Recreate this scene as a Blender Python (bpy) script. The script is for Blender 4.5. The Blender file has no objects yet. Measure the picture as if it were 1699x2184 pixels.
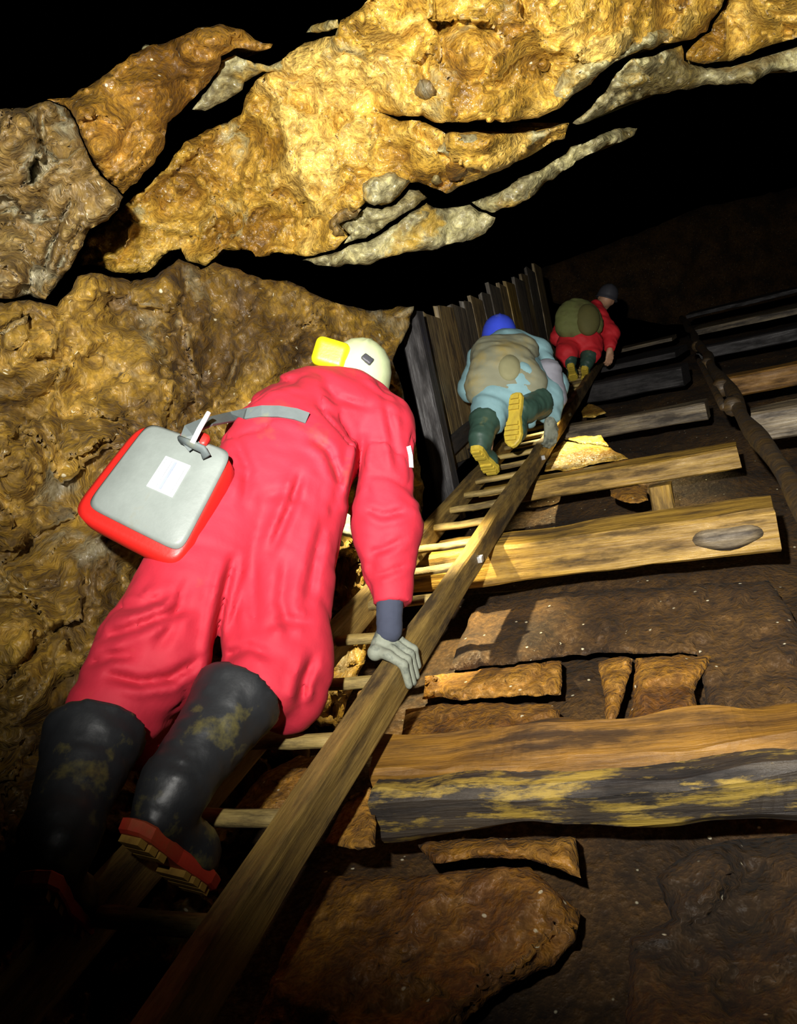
import bpy, math, random
import numpy as np
from mathutils import Vector, Matrix
from mathutils.geometry import delaunay_2d_cdt
from mathutils.bvhtree import BVHTree

random.seed(7)
rng = np.random.default_rng(7)
scene = bpy.context.scene
COL = scene.collection

# ------------------------------------------------------------------ frames
# ladder frame: X = along the rungs, Y = up the incline, Z = off the incline
IMG_W, IMG_H, FPX = 1699.0, 2184.0, 1500.0
CAM_H = 0.80                      # camera height over the ladder plane
INCL = math.radians(55)           # dip of the shaft
d_c = np.array([0.374, 0.348, -1.0]); d_c /= np.linalg.norm(d_c)
r_c = np.array([2.10, 0.36, 0.95]); r_c -= d_c * r_c.dot(d_c); r_c /= np.linalg.norm(r_c)
n_c = np.cross(r_c, d_c)
cI, sI = math.cos(INCL), math.sin(INCL)
LAD = np.array([[1, 0, 0], [0, cI, -sI], [0, sI, cI]])       # ladder -> world
BASE = np.array([0.0, 0.0, 1.0])
def LW(x, y, z):
    return Vector(LAD @ np.array([x, y, z]) + BASE)
LMAT = Matrix([[*LAD[0], BASE[0]], [*LAD[1], BASE[1]], [*LAD[2], BASE[2]], [0, 0, 0, 1]])
C2L = np.array([r_c, d_c, n_c])                              # camera -> ladder
C2W = LAD @ C2L
CAMP = LAD @ np.array([0, 0, CAM_H]) + BASE
def P(px, py, t):
    c = np.array([(px - IMG_W / 2) / FPX, (IMG_H / 2 - py) / FPX, -1.0]) * t
    return Vector(C2W @ c + CAMP)
def PN(px, py, t):                # vectorised
    c = np.stack([(px - IMG_W / 2) / FPX * t, (IMG_H / 2 - py) / FPX * t, -t], -1)
    return c @ C2W.T + CAMP
def W2L(p):
    return LAD.T @ (np.array(p) - BASE)
def CV(x, y, z):                  # camera-frame direction -> world
    return Vector(C2W @ np.array([x, y, z]))

# ------------------------------------------------------------------ camera
cam = bpy.data.cameras.new('camera')
cam_o = bpy.data.objects.new('camera', cam); COL.objects.link(cam_o)
cam.sensor_fit = 'HORIZONTAL'; cam.sensor_width = 36.0
cam.lens = 36.0 * FPX / IMG_W
cam.clip_start = 0.02; cam.clip_end = 100
cam_o.matrix_world = Matrix([[*C2W[0], CAMP[0]], [*C2W[1], CAMP[1]], [*C2W[2], CAMP[2]], [0, 0, 0, 1]])
scene.camera = cam_o

# ------------------------------------------------------------------ world, light, exposure
w = bpy.data.worlds.new('mine_darkness'); scene.world = w; w.use_nodes = True
w.node_tree.nodes['Background'].inputs[0].default_value = (0, 0, 0, 1)
w.node_tree.nodes['Background'].inputs[1].default_value = 0.0
vs = scene.view_settings
vs.view_transform = 'Standard'; vs.look = 'None'; vs.exposure = 0.0; vs.gamma = 1.0
vs.use_curve_mapping = False

def spot(name, loc, aim, watt, deg, blend, radius, color=(1, 1, 1)):
    l = bpy.data.lights.new(name, 'SPOT'); l.energy = watt; l.spot_size = math.radians(deg)
    l.spot_blend = blend; l.shadow_soft_size = radius; l.color = color
    o = bpy.data.objects.new(name, l); COL.objects.link(o)
    o.location = loc
    o.rotation_euler = (Vector(aim) - Vector(loc)).to_track_quat('-Z', 'Y').to_euler()
    return o
# the photographer's own cap lamp, up and left of the lens
cap_loc = Vector(C2W @ np.array([-0.20, 0.27, 0.05]) + CAMP)
spot('photographer_cap_lamp', cap_loc, P(1360, 130, 3.0), 800, 142, 1.0, 0.02, (1.0, 0.97, 0.90))

# ------------------------------------------------------------------ materials
def new_mat(name):
    m = bpy.data.materials.new(name); m.use_nodes = True
    nt = m.node_tree
    return m, nt, nt.nodes['Principled BSDF']
def node(nt, typ, **kw):
    n = nt.nodes.new(typ)
    for k, v in kw.items():
        if hasattr(n, k): setattr(n, k, v)
        else: n.inputs[k].default_value = v
    return n
def ramp(nt, stops, src):
    r = nt.nodes.new('ShaderNodeValToRGB')
    els = r.color_ramp.elements
    while len(els) < len(stops): els.new(0.5)
    for e, (p, c) in zip(els, stops):
        e.position = p; e.color = (*c, 1) if len(c) == 3 else c
    nt.links.new(src, r.inputs[0])
    return r
def mixc(nt, fac, a, b, mode='MIX'):
    m = nt.nodes.new('ShaderNodeMix'); m.data_type = 'RGBA'; m.blend_type = mode
    for sock, v in ((m.inputs[0], fac), (m.inputs[6], a), (m.inputs[7], b)):
        if isinstance(v, (int, float)): sock.default_value = v
        elif isinstance(v, tuple): sock.default_value = (*v, 1) if len(v) == 3 else v
        else: nt.links.new(v, sock)
    return m.outputs[2]
def rock_mat(name, light, mid, dark, grey=None, grey_amt=0.0, streak=None, rough=0.42, bump=0.6):
    m, nt, b = new_mat(name); L = nt.links.new
    geo = node(nt, 'ShaderNodeNewGeometry')
    mp = node(nt, 'ShaderNodeMapping'); L(geo.outputs['Position'], mp.inputs[0])
    if streak: mp.inputs['Scale'].default_value = streak
    n1 = node(nt, 'ShaderNodeTexNoise', Scale=2.2, Detail=8, Roughness=0.62); L(geo.outputs['Position'], n1.inputs[0])
    n2 = node(nt, 'ShaderNodeTexNoise', Scale=19.0, Detail=3.5, Roughness=0.62); L(mp.outputs[0], n2.inputs[0])
    nv = node(nt, 'ShaderNodeTexVoronoi', Scale=34.0); L(mp.outputs[0], nv.inputs[0])
    n3 = node(nt, 'ShaderNodeTexNoise', Scale=58.0, Detail=2.0, Roughness=0.6); L(mp.outputs[0], n3.inputs[0])
    r1 = ramp(nt, [(0.38, dark), (0.49, mid), (0.60, light)], n1.outputs[0])
    r2 = ramp(nt, [(0.33, (0.4, 0.36, 0.32)), (0.5, (0.85, 0.85, 0.85)), (0.68, (1.25, 1.22, 1.15))], n2.outputs[0])
    col = mixc(nt, 0.85, r1.outputs[0], r2.outputs[0], 'MULTIPLY')
    r3 = ramp(nt, [(0.38, (0.55, 0.52, 0.5)), (0.6, (1.12, 1.1, 1.05))], n3.outputs[0])
    col = mixc(nt, 0.7, col, r3.outputs[0], 'MULTIPLY')
    if grey:
        n4 = node(nt, 'ShaderNodeTexNoise', Scale=3.4, Detail=6, Roughness=0.6)
        mp4 = node(nt, 'ShaderNodeMapping'); mp4.inputs['Location'].default_value = (7, 3, 5)
        L(geo.outputs['Position'], mp4.inputs[0]); L(mp4.outputs[0], n4.inputs[0])
        r4 = ramp(nt, [(max(0, 0.62 - grey_amt), (0, 0, 0)), (max(0.02, 0.72 - grey_amt), (1, 1, 1))], n4.outputs[0])
        gcol = mixc(nt, 0.8, grey, r2.outputs[0], 'MULTIPLY')
        col = mixc(nt, r4.outputs[0], col, gcol)
    # mineral specks, painted pale so the colour carries the rock's bright glints
    vs_ = node(nt, 'ShaderNodeTexVoronoi', Scale=26.0); L(mp.outputs[0], vs_.inputs[0])
    sp1 = ramp(nt, [(0.10, (1, 1, 1)), (0.16, (0, 0, 0))], vs_.outputs['Distance'])
    sepc = node(nt, 'ShaderNodeSeparateColor'); L(vs_.outputs['Color'], sepc.inputs[0])
    sp2 = ramp(nt, [(0.78, (0, 0, 0)), (0.82, (0.8, 0.8, 0.8))], sepc.outputs[0])
    spk = mixc(nt, 1.0, sp1.outputs[0], sp2.outputs[0], 'MULTIPLY')
    col = mixc(nt, spk, col, (0.78, 0.72, 0.5))
    L(col, b.inputs['Base Color'])
    rr = ramp(nt, [(0.38, (rough + 0.3,) * 3), (0.62, (max(0.1, rough - 0.18),) * 3)], n3.outputs[0])
    L(rr.outputs[0], b.inputs['Roughness'])
    ad0 = node(nt, 'ShaderNodeMath', operation='MULTIPLY_ADD'); L(n2.outputs[0], ad0.inputs[0]); ad0.inputs[1].default_value = 0.45
    sv = node(nt, 'ShaderNodeMath', operation='MULTIPLY'); L(nv.outputs['Distance'], sv.inputs[0]); sv.inputs[1].default_value = -0.16; L(sv.outputs[0], ad0.inputs[2])
    add = node(nt, 'ShaderNodeMath', operation='MULTIPLY_ADD'); L(n3.outputs[0], add.inputs[0]); add.inputs[1].default_value = 0.42; L(ad0.outputs[0], add.inputs[2])
    bp = node(nt, 'ShaderNodeBump', Strength=bump, Distance=0.024); L(add.outputs[0], bp.inputs['Height'])
    L(bp.outputs[0], b.inputs['Normal'])
    return m
def wood_mat(name, light, dark, wet=0.4, scale=1.0, moss=None):
    m, nt, b = new_mat(name); L = nt.links.new
    tc = node(nt, 'ShaderNodeTexCoord')
    oi = node(nt, 'ShaderNodeObjectInfo')
    ad = node(nt, 'ShaderNodeVectorMath', operation='ADD'); L(tc.outputs['Object'], ad.inputs[0])
    sc = node(nt, 'ShaderNodeMath', operation='MULTIPLY'); L(oi.outputs['Random'], sc.inputs[0]); sc.inputs[1].default_value = 37.0
    L(sc.outputs[0], ad.inputs[1])
    mp = node(nt, 'ShaderNodeMapping'); L(ad.outputs[0], mp.inputs[0]); mp.inputs['Scale'].default_value = (1.6 * scale, 26 * scale, 26 * scale)
    n1 = node(nt, 'ShaderNodeTexNoise', Scale=1.6, Detail=8, Roughness=0.65); L(mp.outputs[0], n1.inputs[0])
    mp2 = node(nt, 'ShaderNodeMapping'); L(ad.outputs[0], mp2.inputs[0]); mp2.inputs['Scale'].default_value = (0.6, 2.6, 2.6)
    n2 = node(nt, 'ShaderNodeTexNoise', Scale=6.0 * scale, Detail=8, Roughness=0.68); L(mp2.outputs[0], n2.inputs[0])
    r1 = ramp(nt, [(0.32, dark), (0.62, light)], n1.outputs[0])
    r2 = ramp(nt, [(0.38, (0.14, 0.12, 0.11)), (0.50, (0.75, 0.72, 0.68)), (0.62, (1.1, 1.08, 1.0))], n2.outputs[0])
    col = mixc(nt, 0.9, r1.outputs[0], r2.outputs[0], 'MULTIPLY')
    if moss:
        n4 = node(nt, 'ShaderNodeTexNoise', Scale=8.0, Detail=7, Roughness=0.7); L(mp2.outputs[0], n4.inputs[0])
        r4 = ramp(nt, [(0.50, (0, 0, 0)), (0.60, (1, 1, 1))], n4.outputs[0])
        col = mixc(nt, r4.outputs[0], col, moss)
    L(col, b.inputs['Base Color'])
    rr = ramp(nt, [(0.4, (wet + 0.25,) * 3), (0.62, (max(0.15, wet - 0.15),) * 3)], n2.outputs[0])
    L(rr.outputs[0], b.inputs['Roughness'])
    bp = node(nt, 'ShaderNodeBump', Strength=0.7, Distance=0.012); L(n1.outputs[0], bp.inputs['Height']); L(bp.outputs[0], b.inputs['Normal'])
    return m
def cloth_mat(name, c, stain=None, stain_at=0.6, rough=0.8, bump=0.25, nscale=5.0):
    m, nt, b = new_mat(name); L = nt.links.new
    tc = node(nt, 'ShaderNodeTexCoord')
    n1 = node(nt, 'ShaderNodeTexNoise', Scale=nscale, Detail=6, Roughness=0.6); L(tc.outputs['Object'], n1.inputs[0])
    n2 = node(nt, 'ShaderNodeTexNoise', Scale=90, Detail=3); L(tc.outputs['Object'], n2.inputs[0])
    v = ramp(nt, [(0.3, (0.8, 0.8, 0.8)), (0.65, (1.1, 1.1, 1.1))], n1.outputs[0])
    col = mixc(nt, 0.8, c, v.outputs[0], 'MULTIPLY')
    if stain:
        s = ramp(nt, [(stain_at, (0, 0, 0)), (stain_at + 0.16, (0.8, 0.8, 0.8))], n1.outputs[0])
        col = mixc(nt, s.outputs[0], col, stain)
    L(col, b.inputs['Base Color'])
    b.inputs['Roughness'].default_value = rough
    bp = node(nt, 'ShaderNodeBump', Strength=bump * 0.35, Distance=0.006); L(n2.outputs[0], bp.inputs['Height']); L(bp.outputs[0], b.inputs['Normal'])
    return m

M = {}
M['ochre'] = rock_mat('wet_ochre_rock', (0.80, 0.55, 0.14), (0.60, 0.37, 0.055), (0.30, 0.155, 0.018), (0.44, 0.40, 0.20), 0.02, rough=0.34, bump=0.9)
M['orange'] = rock_mat('rusty_brown_rock', (0.40, 0.215, 0.03), (0.30, 0.15, 0.018), (0.17, 0.08, 0.01), rough=0.45, bump=0.7)
M['grey'] = rock_mat('grey_green_ledge_rock', (0.50, 0.46, 0.22), (0.40, 0.37, 0.20), (0.20, 0.16, 0.06), (0.5, 0.33, 0.06), 0.08, rough=0.36)
M['wallrock'] = rock_mat('brown_wall_rock', (0.34, 0.205, 0.03), (0.22, 0.13, 0.018), (0.11, 0.06, 0.011), (0.20, 0.165, 0.09), 0.03, streak=(1.6, 0.55, 0.55), rough=0.6, bump=0.8)
M['wallgrey'] = rock_mat('grey_brown_wall_rock', (0.30, 0.21, 0.07), (0.22, 0.14, 0.04), (0.09, 0.055, 0.015), (0.28, 0.25, 0.15), 0.08, streak=(1.8, 0.5, 0.5), rough=0.5, bump=0.9)
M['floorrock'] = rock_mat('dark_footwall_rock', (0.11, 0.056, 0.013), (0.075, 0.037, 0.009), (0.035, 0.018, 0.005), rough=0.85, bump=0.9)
M['stone'] = rock_mat('ochre_packing_stone', (0.42, 0.21, 0.03), (0.30, 0.14, 0.018), (0.15, 0.06, 0.01), rough=0.7, bump=0.9)
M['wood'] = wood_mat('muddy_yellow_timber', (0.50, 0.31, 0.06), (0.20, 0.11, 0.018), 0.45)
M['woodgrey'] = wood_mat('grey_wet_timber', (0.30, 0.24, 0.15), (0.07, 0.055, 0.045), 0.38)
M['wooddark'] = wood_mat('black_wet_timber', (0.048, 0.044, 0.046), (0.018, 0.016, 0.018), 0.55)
M['woodlog'] = wood_mat('dark_log_with_yellow_mud', (0.07, 0.055, 0.04), (0.022, 0.018, 0.018), 0.5, moss=(0.36, 0.24, 0.04))
M['woodbrown'] = wood_mat('brown_rotten_timber', (0.34, 0.17, 0.025), (0.12, 0.055, 0.01), 0.55)
M['rail'] = wood_mat('brown_ladder_timber', (0.30, 0.20, 0.06), (0.14, 0.088, 0.024), 0.5)
M['rung'] = wood_mat('worn_yellow_rung', (0.46, 0.35, 0.12), (0.28, 0.19, 0.06), 0.5)
M['pole'] = wood_mat('rusty_dark_pole', (0.09, 0.055, 0.02), (0.03, 0.02, 0.01), 0.5)
M['iron'] = cloth_mat('bare_iron', (0.35, 0.35, 0.34), (0.2, 0.1, 0.03), 0.55, 0.35)
M['board'] = wood_mat('weathered_grey_board', (0.27, 0.20, 0.09), (0.09, 0.065, 0.035), 0.5)
M['board2'] = wood_mat('dark_grey_board', (0.15, 0.13, 0.10), (0.05, 0.045, 0.04), 0.5)
M['board3'] = wood_mat('ochre_stained_board', (0.34, 0.23, 0.05), (0.13, 0.085, 0.02), 0.5)
M['red'] = cloth_mat('red_coverall_cloth', (0.46, 0.012, 0.032), (0.38, 0.05, 0.02), 0.58, 0.78)
M['red2'] = cloth_mat('red_cloth', (0.70, 0.02, 0.03), (0.3, 0.05, 0.02), 0.62, 0.7)
M['redpvc'] = cloth_mat('red_pvc', (0.55, 0.014, 0.010), None, 0.6, 0.45)
M['greypvc'] = cloth_mat('grey_pvc', (0.19, 0.215, 0.20), (0.18, 0.16, 0.10), 0.62, 0.5, nscale=9)
M['strap'] = cloth_mat('grey_webbing', (0.09, 0.11, 0.11), (0.16, 0.16, 0.08), 0.55, 0.7, nscale=14)
M['white'] = cloth_mat('white_label', (0.85, 0.86, 0.88), None, 0.6, 0.5)
M['blueline'] = cloth_mat('blue_print', (0.25, 0.28, 0.6), None, 0.6, 0.6)
M['greyline'] = cloth_mat('grey_print', (0.35, 0.36, 0.38), None, 0.6, 0.6)
M['rubber'] = cloth_mat('black_rubber', (0.016, 0.017, 0.019), (0.17, 0.14, 0.03), 0.55, 0.46, nscale=11)
M['solered'] = cloth_mat('red_rubber_sole', (0.42, 0.03, 0.012), (0.2, 0.08, 0.02), 0.55, 0.6)
M['mud'] = cloth_mat('yellow_mud', (0.42, 0.24, 0.04), (0.2, 0.1, 0.02), 0.5, 0.6, nscale=20)
M['greenrubber'] = cloth_mat('dark_green_rubber', (0.035, 0.075, 0.055), (0.25, 0.22, 0.06), 0.62, 0.45)
M['yellowsole'] = cloth_mat('muddy_yellow_sole', (0.62, 0.46, 0.05), (0.4, 0.28, 0.04), 0.5, 0.55, nscale=18)
M['shell'] = cloth_mat('pale_green_white_helmet_shell', (0.50, 0.57, 0.33), (0.36, 0.36, 0.2), 0.62, 0.35)
M['yellow'] = cloth_mat('bright_yellow_plastic', (0.75, 0.68, 0.008), None, 0.6, 0.4)
M['darkplastic'] = cloth_mat('dark_plastic', (0.05, 0.05, 0.06), None, 0.6, 0.5)
M['blueshell'] = cloth_mat('blue_helmet_shell', (0.05, 0.09, 0.75), (0.3, 0.35, 0.5), 0.6, 0.3)
M['lightblue'] = cloth_mat('light_blue_cloth', (0.24, 0.42, 0.46), (0.35, 0.35, 0.22), 0.62, 0.75)
M['greycanvas'] = cloth_mat('grey_tan_canvas', (0.25, 0.25, 0.165), (0.36, 0.26, 0.05), 0.52, 0.8, nscale=3.2)
M['olive'] = cloth_mat('olive_canvas', (0.18, 0.20, 0.06), (0.10, 0.09, 0.03), 0.5, 0.8)
M['olivepatch'] = cloth_mat('dark_olive_patch', (0.13, 0.12, 0.035), None, 0.5, 0.8)
M['tanpatch'] = cloth_mat('worn_tan_patch', (0.26, 0.25, 0.13), None, 0.5, 0.8)
M['lavender'] = cloth_mat('grey_lavender_cloth', (0.24, 0.24, 0.28), None, 0.6, 0.8)
M['skin'] = cloth_mat('skin', (0.55, 0.30, 0.18), None, 0.6, 0.55)
M['hair'] = cloth_mat('dark_hair', (0.03, 0.02, 0.015), None, 0.6, 0.6)
M['eyewhite'] = cloth_mat('eye', (0.7, 0.7, 0.68), None, 0.6, 0.2)
M['cuffblue'] = cloth_mat('navy_knit_cuff', (0.03, 0.036, 0.06), None, 0.6, 0.9)
M['glove'] = cloth_mat('grey_green_glove', (0.20, 0.215, 0.165), (0.04, 0.05, 0.045), 0.50, 0.75, nscale=30)
M['orange_lamp'] = cloth_mat('orange_lamp_case', (0.75, 0.22, 0.03), None, 0.6, 0.4)
M['lens'] = cloth_mat('clear_lamp_lens', (0.9, 0.9, 0.85), None, 0.6, 0.1)

# ------------------------------------------------------------------ object helpers
def tag(o, label=None, cat=None, group=None, kind=None):
    if label: o['label'] = label
    if cat: o['category'] = cat
    if group: o['group'] = group
    if kind: o['kind'] = kind
    return o
def mesh_obj(name, verts, faces, mat, parent=None, smooth=True, origin=None, mw=None):
    """verts in world (numpy n,3) unless mw given (then local to mw)"""
    v = np.asarray(verts, dtype=float)
    if mw is None:
        o0 = v.mean(0) if origin is None else np.array(origin)
        v = v - o0
        mw = Matrix.Translation(Vector(o0))
    me = bpy.data.meshes.new(name)
    me.from_pydata(v.tolist(), [], [list(map(int, f)) for f in faces]); me.validate(); me.update()
    if smooth: me.polygons.foreach_set('use_smooth', [True] * len(me.polygons))
    me.materials.append(mat)
    o = bpy.data.objects.new(name, me); COL.objects.link(o)
    o.matrix_world = mw
    if parent: set_parent(o, parent)
    return o
WM = {}
def set_parent(o, p):
    mw = o.matrix_world.copy()
    o.parent = p
    o.matrix_parent_inverse = WMx(p).inverted()
    o.matrix_basis = mw
def WMx(o):
    if o.parent: return WMx(o.parent) @ o.matrix_parent_inverse @ o.matrix_basis
    return o.matrix_basis
def empty(name, loc, label, cat, group=None):
    o = bpy.data.objects.new(name, None); COL.objects.link(o)
    o.empty_display_size = 0.1
    o.matrix_basis = Matrix.Translation(Vector(loc))
    return tag(o, label, cat, group)

# ------------------------------------------------------------------ noise (numpy)
PERM = rng.random((32, 32, 32))
def vnoise(p):
    i = np.floor(p).astype(int); f = p - i; f = f * f * (3 - 2 * f)
    r = 0
    for a in (0, 1):
        for b in (0, 1):
            for c in (0, 1):
                wgt = (f[..., 0] if a else 1 - f[..., 0]) * (f[..., 1] if b else 1 - f[..., 1]) * (f[..., 2] if c else 1 - f[..., 2])
                r = r + wgt * PERM[(i[..., 0] + a) % 32, (i[..., 1] + b) % 32, (i[..., 2] + c) % 32]
    return r * 2 - 1
def fbm(p, oct=4, gain=0.5):
    a, s, t = 1.0, 0.0, 0.0
    for k in range(oct):
        s = s + a * vnoise(p * (2.03 ** k) + 11.3 * k); t += a; a *= gain
    return s / t
def ridged(p, oct=4):
    a, s, t = 1.0, 0.0, 0.0
    for k in range(oct):
        s = s + a * (1 - 2 * np.abs(vnoise(p * (2.1 ** k) + 5.7 * k))); t += a; a *= 0.5
    return s / t

def facet(p, seed=0.0):
    """broken-rock relief: every cell is a tilted plate with its own height"""
    i0 = np.floor(p).astype(int); best = np.full(p.shape[:-1], 1e9); val = np.zeros(p.shape[:-1])
    H3 = lambda i, k: PERM[(i[..., 0] * 3 + k) % 32, (i[..., 1] * 5 + 2 * k) % 32, (i[..., 2] * 7 + k * k) % 32]
    for a in (-1, 0, 1):
        for b in (-1, 0, 1):
            for c in (-1, 0, 1):
                i = i0 + np.array([a, b, c]); r = np.stack([H3(i, 1), H3(i, 2), H3(i, 3)], -1)
                dl = p - i - r; dd = (dl * dl).sum(-1); m = dd < best
                tilt = np.stack([H3(i, 4), H3(i, 5), H3(i, 6)], -1) - 0.5
                val = np.where(m, (H3(i, 7) - 0.5) + 2.0 * (dl * tilt).sum(-1), val); best = np.where(m, dd, best)
    return val
STR = C2W @ np.array([[0.85, 0.5, -0.5], [-0.5, 0.85, 0.2], [0.5, 0.1, 0.85]]).T   # bedding axes
# ------------------------------------------------------------------ rock slabs from outlines
def shepard(ctrl, x, y, pw=3.0):
    num = np.zeros_like(x); den = np.zeros_like(x)
    for cx, cy, t in ctrl:
        d2 = (x - cx) ** 2 + (y - cy) ** 2 + 60.0 ** 2
        wgt = d2 ** (-pw / 2); num += wgt * t; den += wgt
    return num / den
def seg_dist(pts, poly):
    a = poly; b = np.roll(poly, -1, 0)
    best = np.full(len(pts), 1e9)
    for k in range(len(a)):
        ab = b[k] - a[k]; L2 = ab.dot(ab) + 1e-9
        h = np.clip(((pts - a[k]) @ ab) / L2, 0, 1)
        d = np.hypot(*(pts - a[k] - h[:, None] * ab).T)
        best = np.minimum(best, d)
    return best
def inside(pts, poly):
    x, y = pts[:, 0], pts[:, 1]; r = np.zeros(len(pts), bool)
    b = np.roll(poly, -1, 0)
    for (x1, y1), (x2, y2) in zip(poly, b):
        c = (y1 > y) != (y2 > y)
        with np.errstate(divide='ignore', invalid='ignore'):
            r ^= c & (x < (x2 - x1) * (y - y1) / (y2 - y1 + 1e-12) + x1)
    return r
def slab(name, poly, depth, mat, parent=None, thick=0.3, step=7, amp=0.02, freq=6.0, bevel=0.05, bpx=10, jit=6.0, streak=None, rid=0.0, off=0.0, fac=0.05, ffreq=3.0, cracks=()):
    poly = np.array(poly, float)
    bd = []
    for k in range(len(poly)):
        a, b = poly[k], poly[(k + 1) % len(poly)]
        n = max(1, int(round(np.hypot(*(b - a)) / step)))
        for q in range(n): bd.append(a + (b - a) * q / n)
    bd = np.array(bd)
    j3 = np.concatenate([bd / 22.0, np.zeros((len(bd), 1))], 1)
    bd = bd + jit * np.stack([fbm(j3, 3), fbm(j3 + 40.3, 3)], 1)
    x0, y0 = bd.min(0); x1, y1 = bd.max(0)
    gx, gy = np.meshgrid(np.arange(x0, x1, step), np.arange(y0, y1, step))
    pts = np.stack([gx.ravel(), gy.ravel()], 1) + rng.uniform(-0.3, 0.3, (gx.size, 2)) * step
    pts = pts[inside(pts, bd)]
    if len(pts):
        pts = pts[seg_dist(pts, bd) > 0.55 * step]
    allp = np.concatenate([bd, pts], 0); nb = len(bd)
    vo, eo, fo, ov, oe, of = delaunay_2d_cdt([Vector(p) for p in allp], [], [list(range(nb))], 1, 1e-4)
    vp = np.array([[v.x, v.y] for v in vo])
    dist = seg_dist(vp, bd)
    t = depth(vp[:, 0], vp[:, 1]) if callable(depth) else np.full(len(vp), float(depth))
    t = t + off
    w0 = PN(vp[:, 0], vp[:, 1], t)
    wn = w0 * freq if streak is None else w0 * freq * np.array(streak)
    t = t + amp * (fbm(wn, 5, 0.55) * 1.4) + bevel * np.exp(-dist / bpx)
    if rid: t = t - rid * ridged(wn * 0.6 + 3.1, 4)
    if fac:
        wq = w0 + 0.05 * np.stack([fbm(w0 * 6, 3), fbm(w0 * 6 + 9, 3), fbm(w0 * 6 + 17, 3)], -1)
        lq = (wq @ STR) * np.array([0.45, 1.0, 1.0]) * ffreq
        t = t - fac * facet(lq) - 0.55 * fac * facet(lq * 2.7 + 4.4) - 0.24 * fac * facet(lq * 6.1 + 8.8)
    for line, wd, dp in cracks:
        l = np.array(line, float); dm = np.full(len(vp), 1e9)
        vj = vp + 5 * np.stack([fbm(np.c_[vp / 25, vp[:, :1] * 0], 3), fbm(np.c_[vp / 25, vp[:, :1] * 0] + 7.7, 3)], 1)
        for a, b in zip(l[:-1], l[1:]):
            ab = b - a; h = np.clip(((vj - a) @ ab) / (ab @ ab), 0, 1)
            dm = np.minimum(dm, np.hypot(*(vj - a - h[:, None] * ab).T))
        t = t + dp * np.exp(-(dm / wd) ** 2)
    front = PN(vp[:, 0], vp[:, 1], t)
    # boundary loop of the triangulation
    ecount = {}
    faces = []
    for f in fo:
        f = list(f)
        if len(f) < 3: continue
        p = vp[f]; area = np.sum(p[:, 0] * np.roll(p[:, 1], -1) - np.roll(p[:, 0], -1) * p[:, 1])
        if area > 0: f = f[::-1]
        faces.append(f)
        for k in range(len(f)):
            e = (f[k], f[(k + 1) % len(f)]); ecount[e] = ecount.get(e, 0) + 1
    bedges = [e for e in ecount if (e[1], e[0]) not in ecount]
    bvs = sorted({v for e in bedges for v in e}); bi = {v: k for k, v in enumerate(bvs)}
    cpx = vp[bvs].mean(0)
    bp = vp[bvs] * 0.97 + cpx * 0.03
    nF = len(front)
    mid = PN(vp[bvs][:, 0] * 0.99 + cpx[0] * .01, vp[bvs][:, 1] * 0.99 + cpx[1] * .01, t[bvs] + thick * 0.4)
    back = PN(bp[:, 0], bp[:, 1], t[bvs] + thick)
    cen = back.mean(0)[None]
    verts = np.concatenate([front, mid, back, cen], 0); nB = len(bvs)
    for a, b in bedges:
        ia, ib = bi[a], bi[b]
        faces.append([b, a, nF + ia, nF + ib])
        faces.append([nF + ib, nF + ia, nF + nB + ia, nF + nB + ib])
        faces.append([nF + nB + ib, nF + nB + ia, nF + 2 * nB])
    return mesh_obj(name, verts, faces, mat, parent)

CEIL = [(800, 0, 2.15), (1200, 0, 2.2), (1699, 0, 2.55), (1000, 120, 2.25), (1300, 100, 2.45), (1000, 250, 2.45), (1200, 230, 2.65), (600, 100, 2.65), (700, 300, 2.75),
        (500, 300, 3.15), (400, 450, 3.3), (250, 530, 3.2), (600, 500, 3.15), (500, 200, 2.95), (800, 400, 2.75), (800, 540, 3.0), (1000, 480, 3.1),
        (1200, 340, 3.1), (1350, 280, 3.3), (1500, 160, 3.0), (1699, 120, 3.05), (300, 200, 2.6), (450, 80, 2.55), (200, 300, 2.45)]
WALL = [(0, 230, 2.05), (150, 400, 2.25), (0, 640, 2.0), (150, 600, 2.3), (0, 700, 1.95), (300, 620, 2.5), (500, 600, 2.9), (650, 640, 3.1),
        (870, 660, 3.35), (300, 800, 2.35), (500, 800, 2.9), (700, 800, 3.2), (880, 1000, 3.3), (0, 1000, 1.85), (200, 1000, 2.1),
        (0, 1400, 1.75), (200, 1400, 2.0), (400, 1300, 2.5), (700, 1300, 2.9), (0, 1900, 1.7), (200, 1900, 1.8), (500, 1600, 2.3), (500, 2100, 1.9), (0, 2184, 1.6)]
fceil = lambda x, y: shepard(CEIL, x, y)
fwall = lambda x, y: shepard(WALL, x, y)
def fplane(z):                     # depth at which a ray meets the plane Z = z of the ladder frame
    def f(x, y):
        cn = (x - IMG_W / 2) / FPX * n_c[0] + (IMG_H / 2 - y) / FPX * n_c[1] - n_c[2]
        return (z - CAM_H) / np.minimum(cn, -0.02)
    return f

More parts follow.
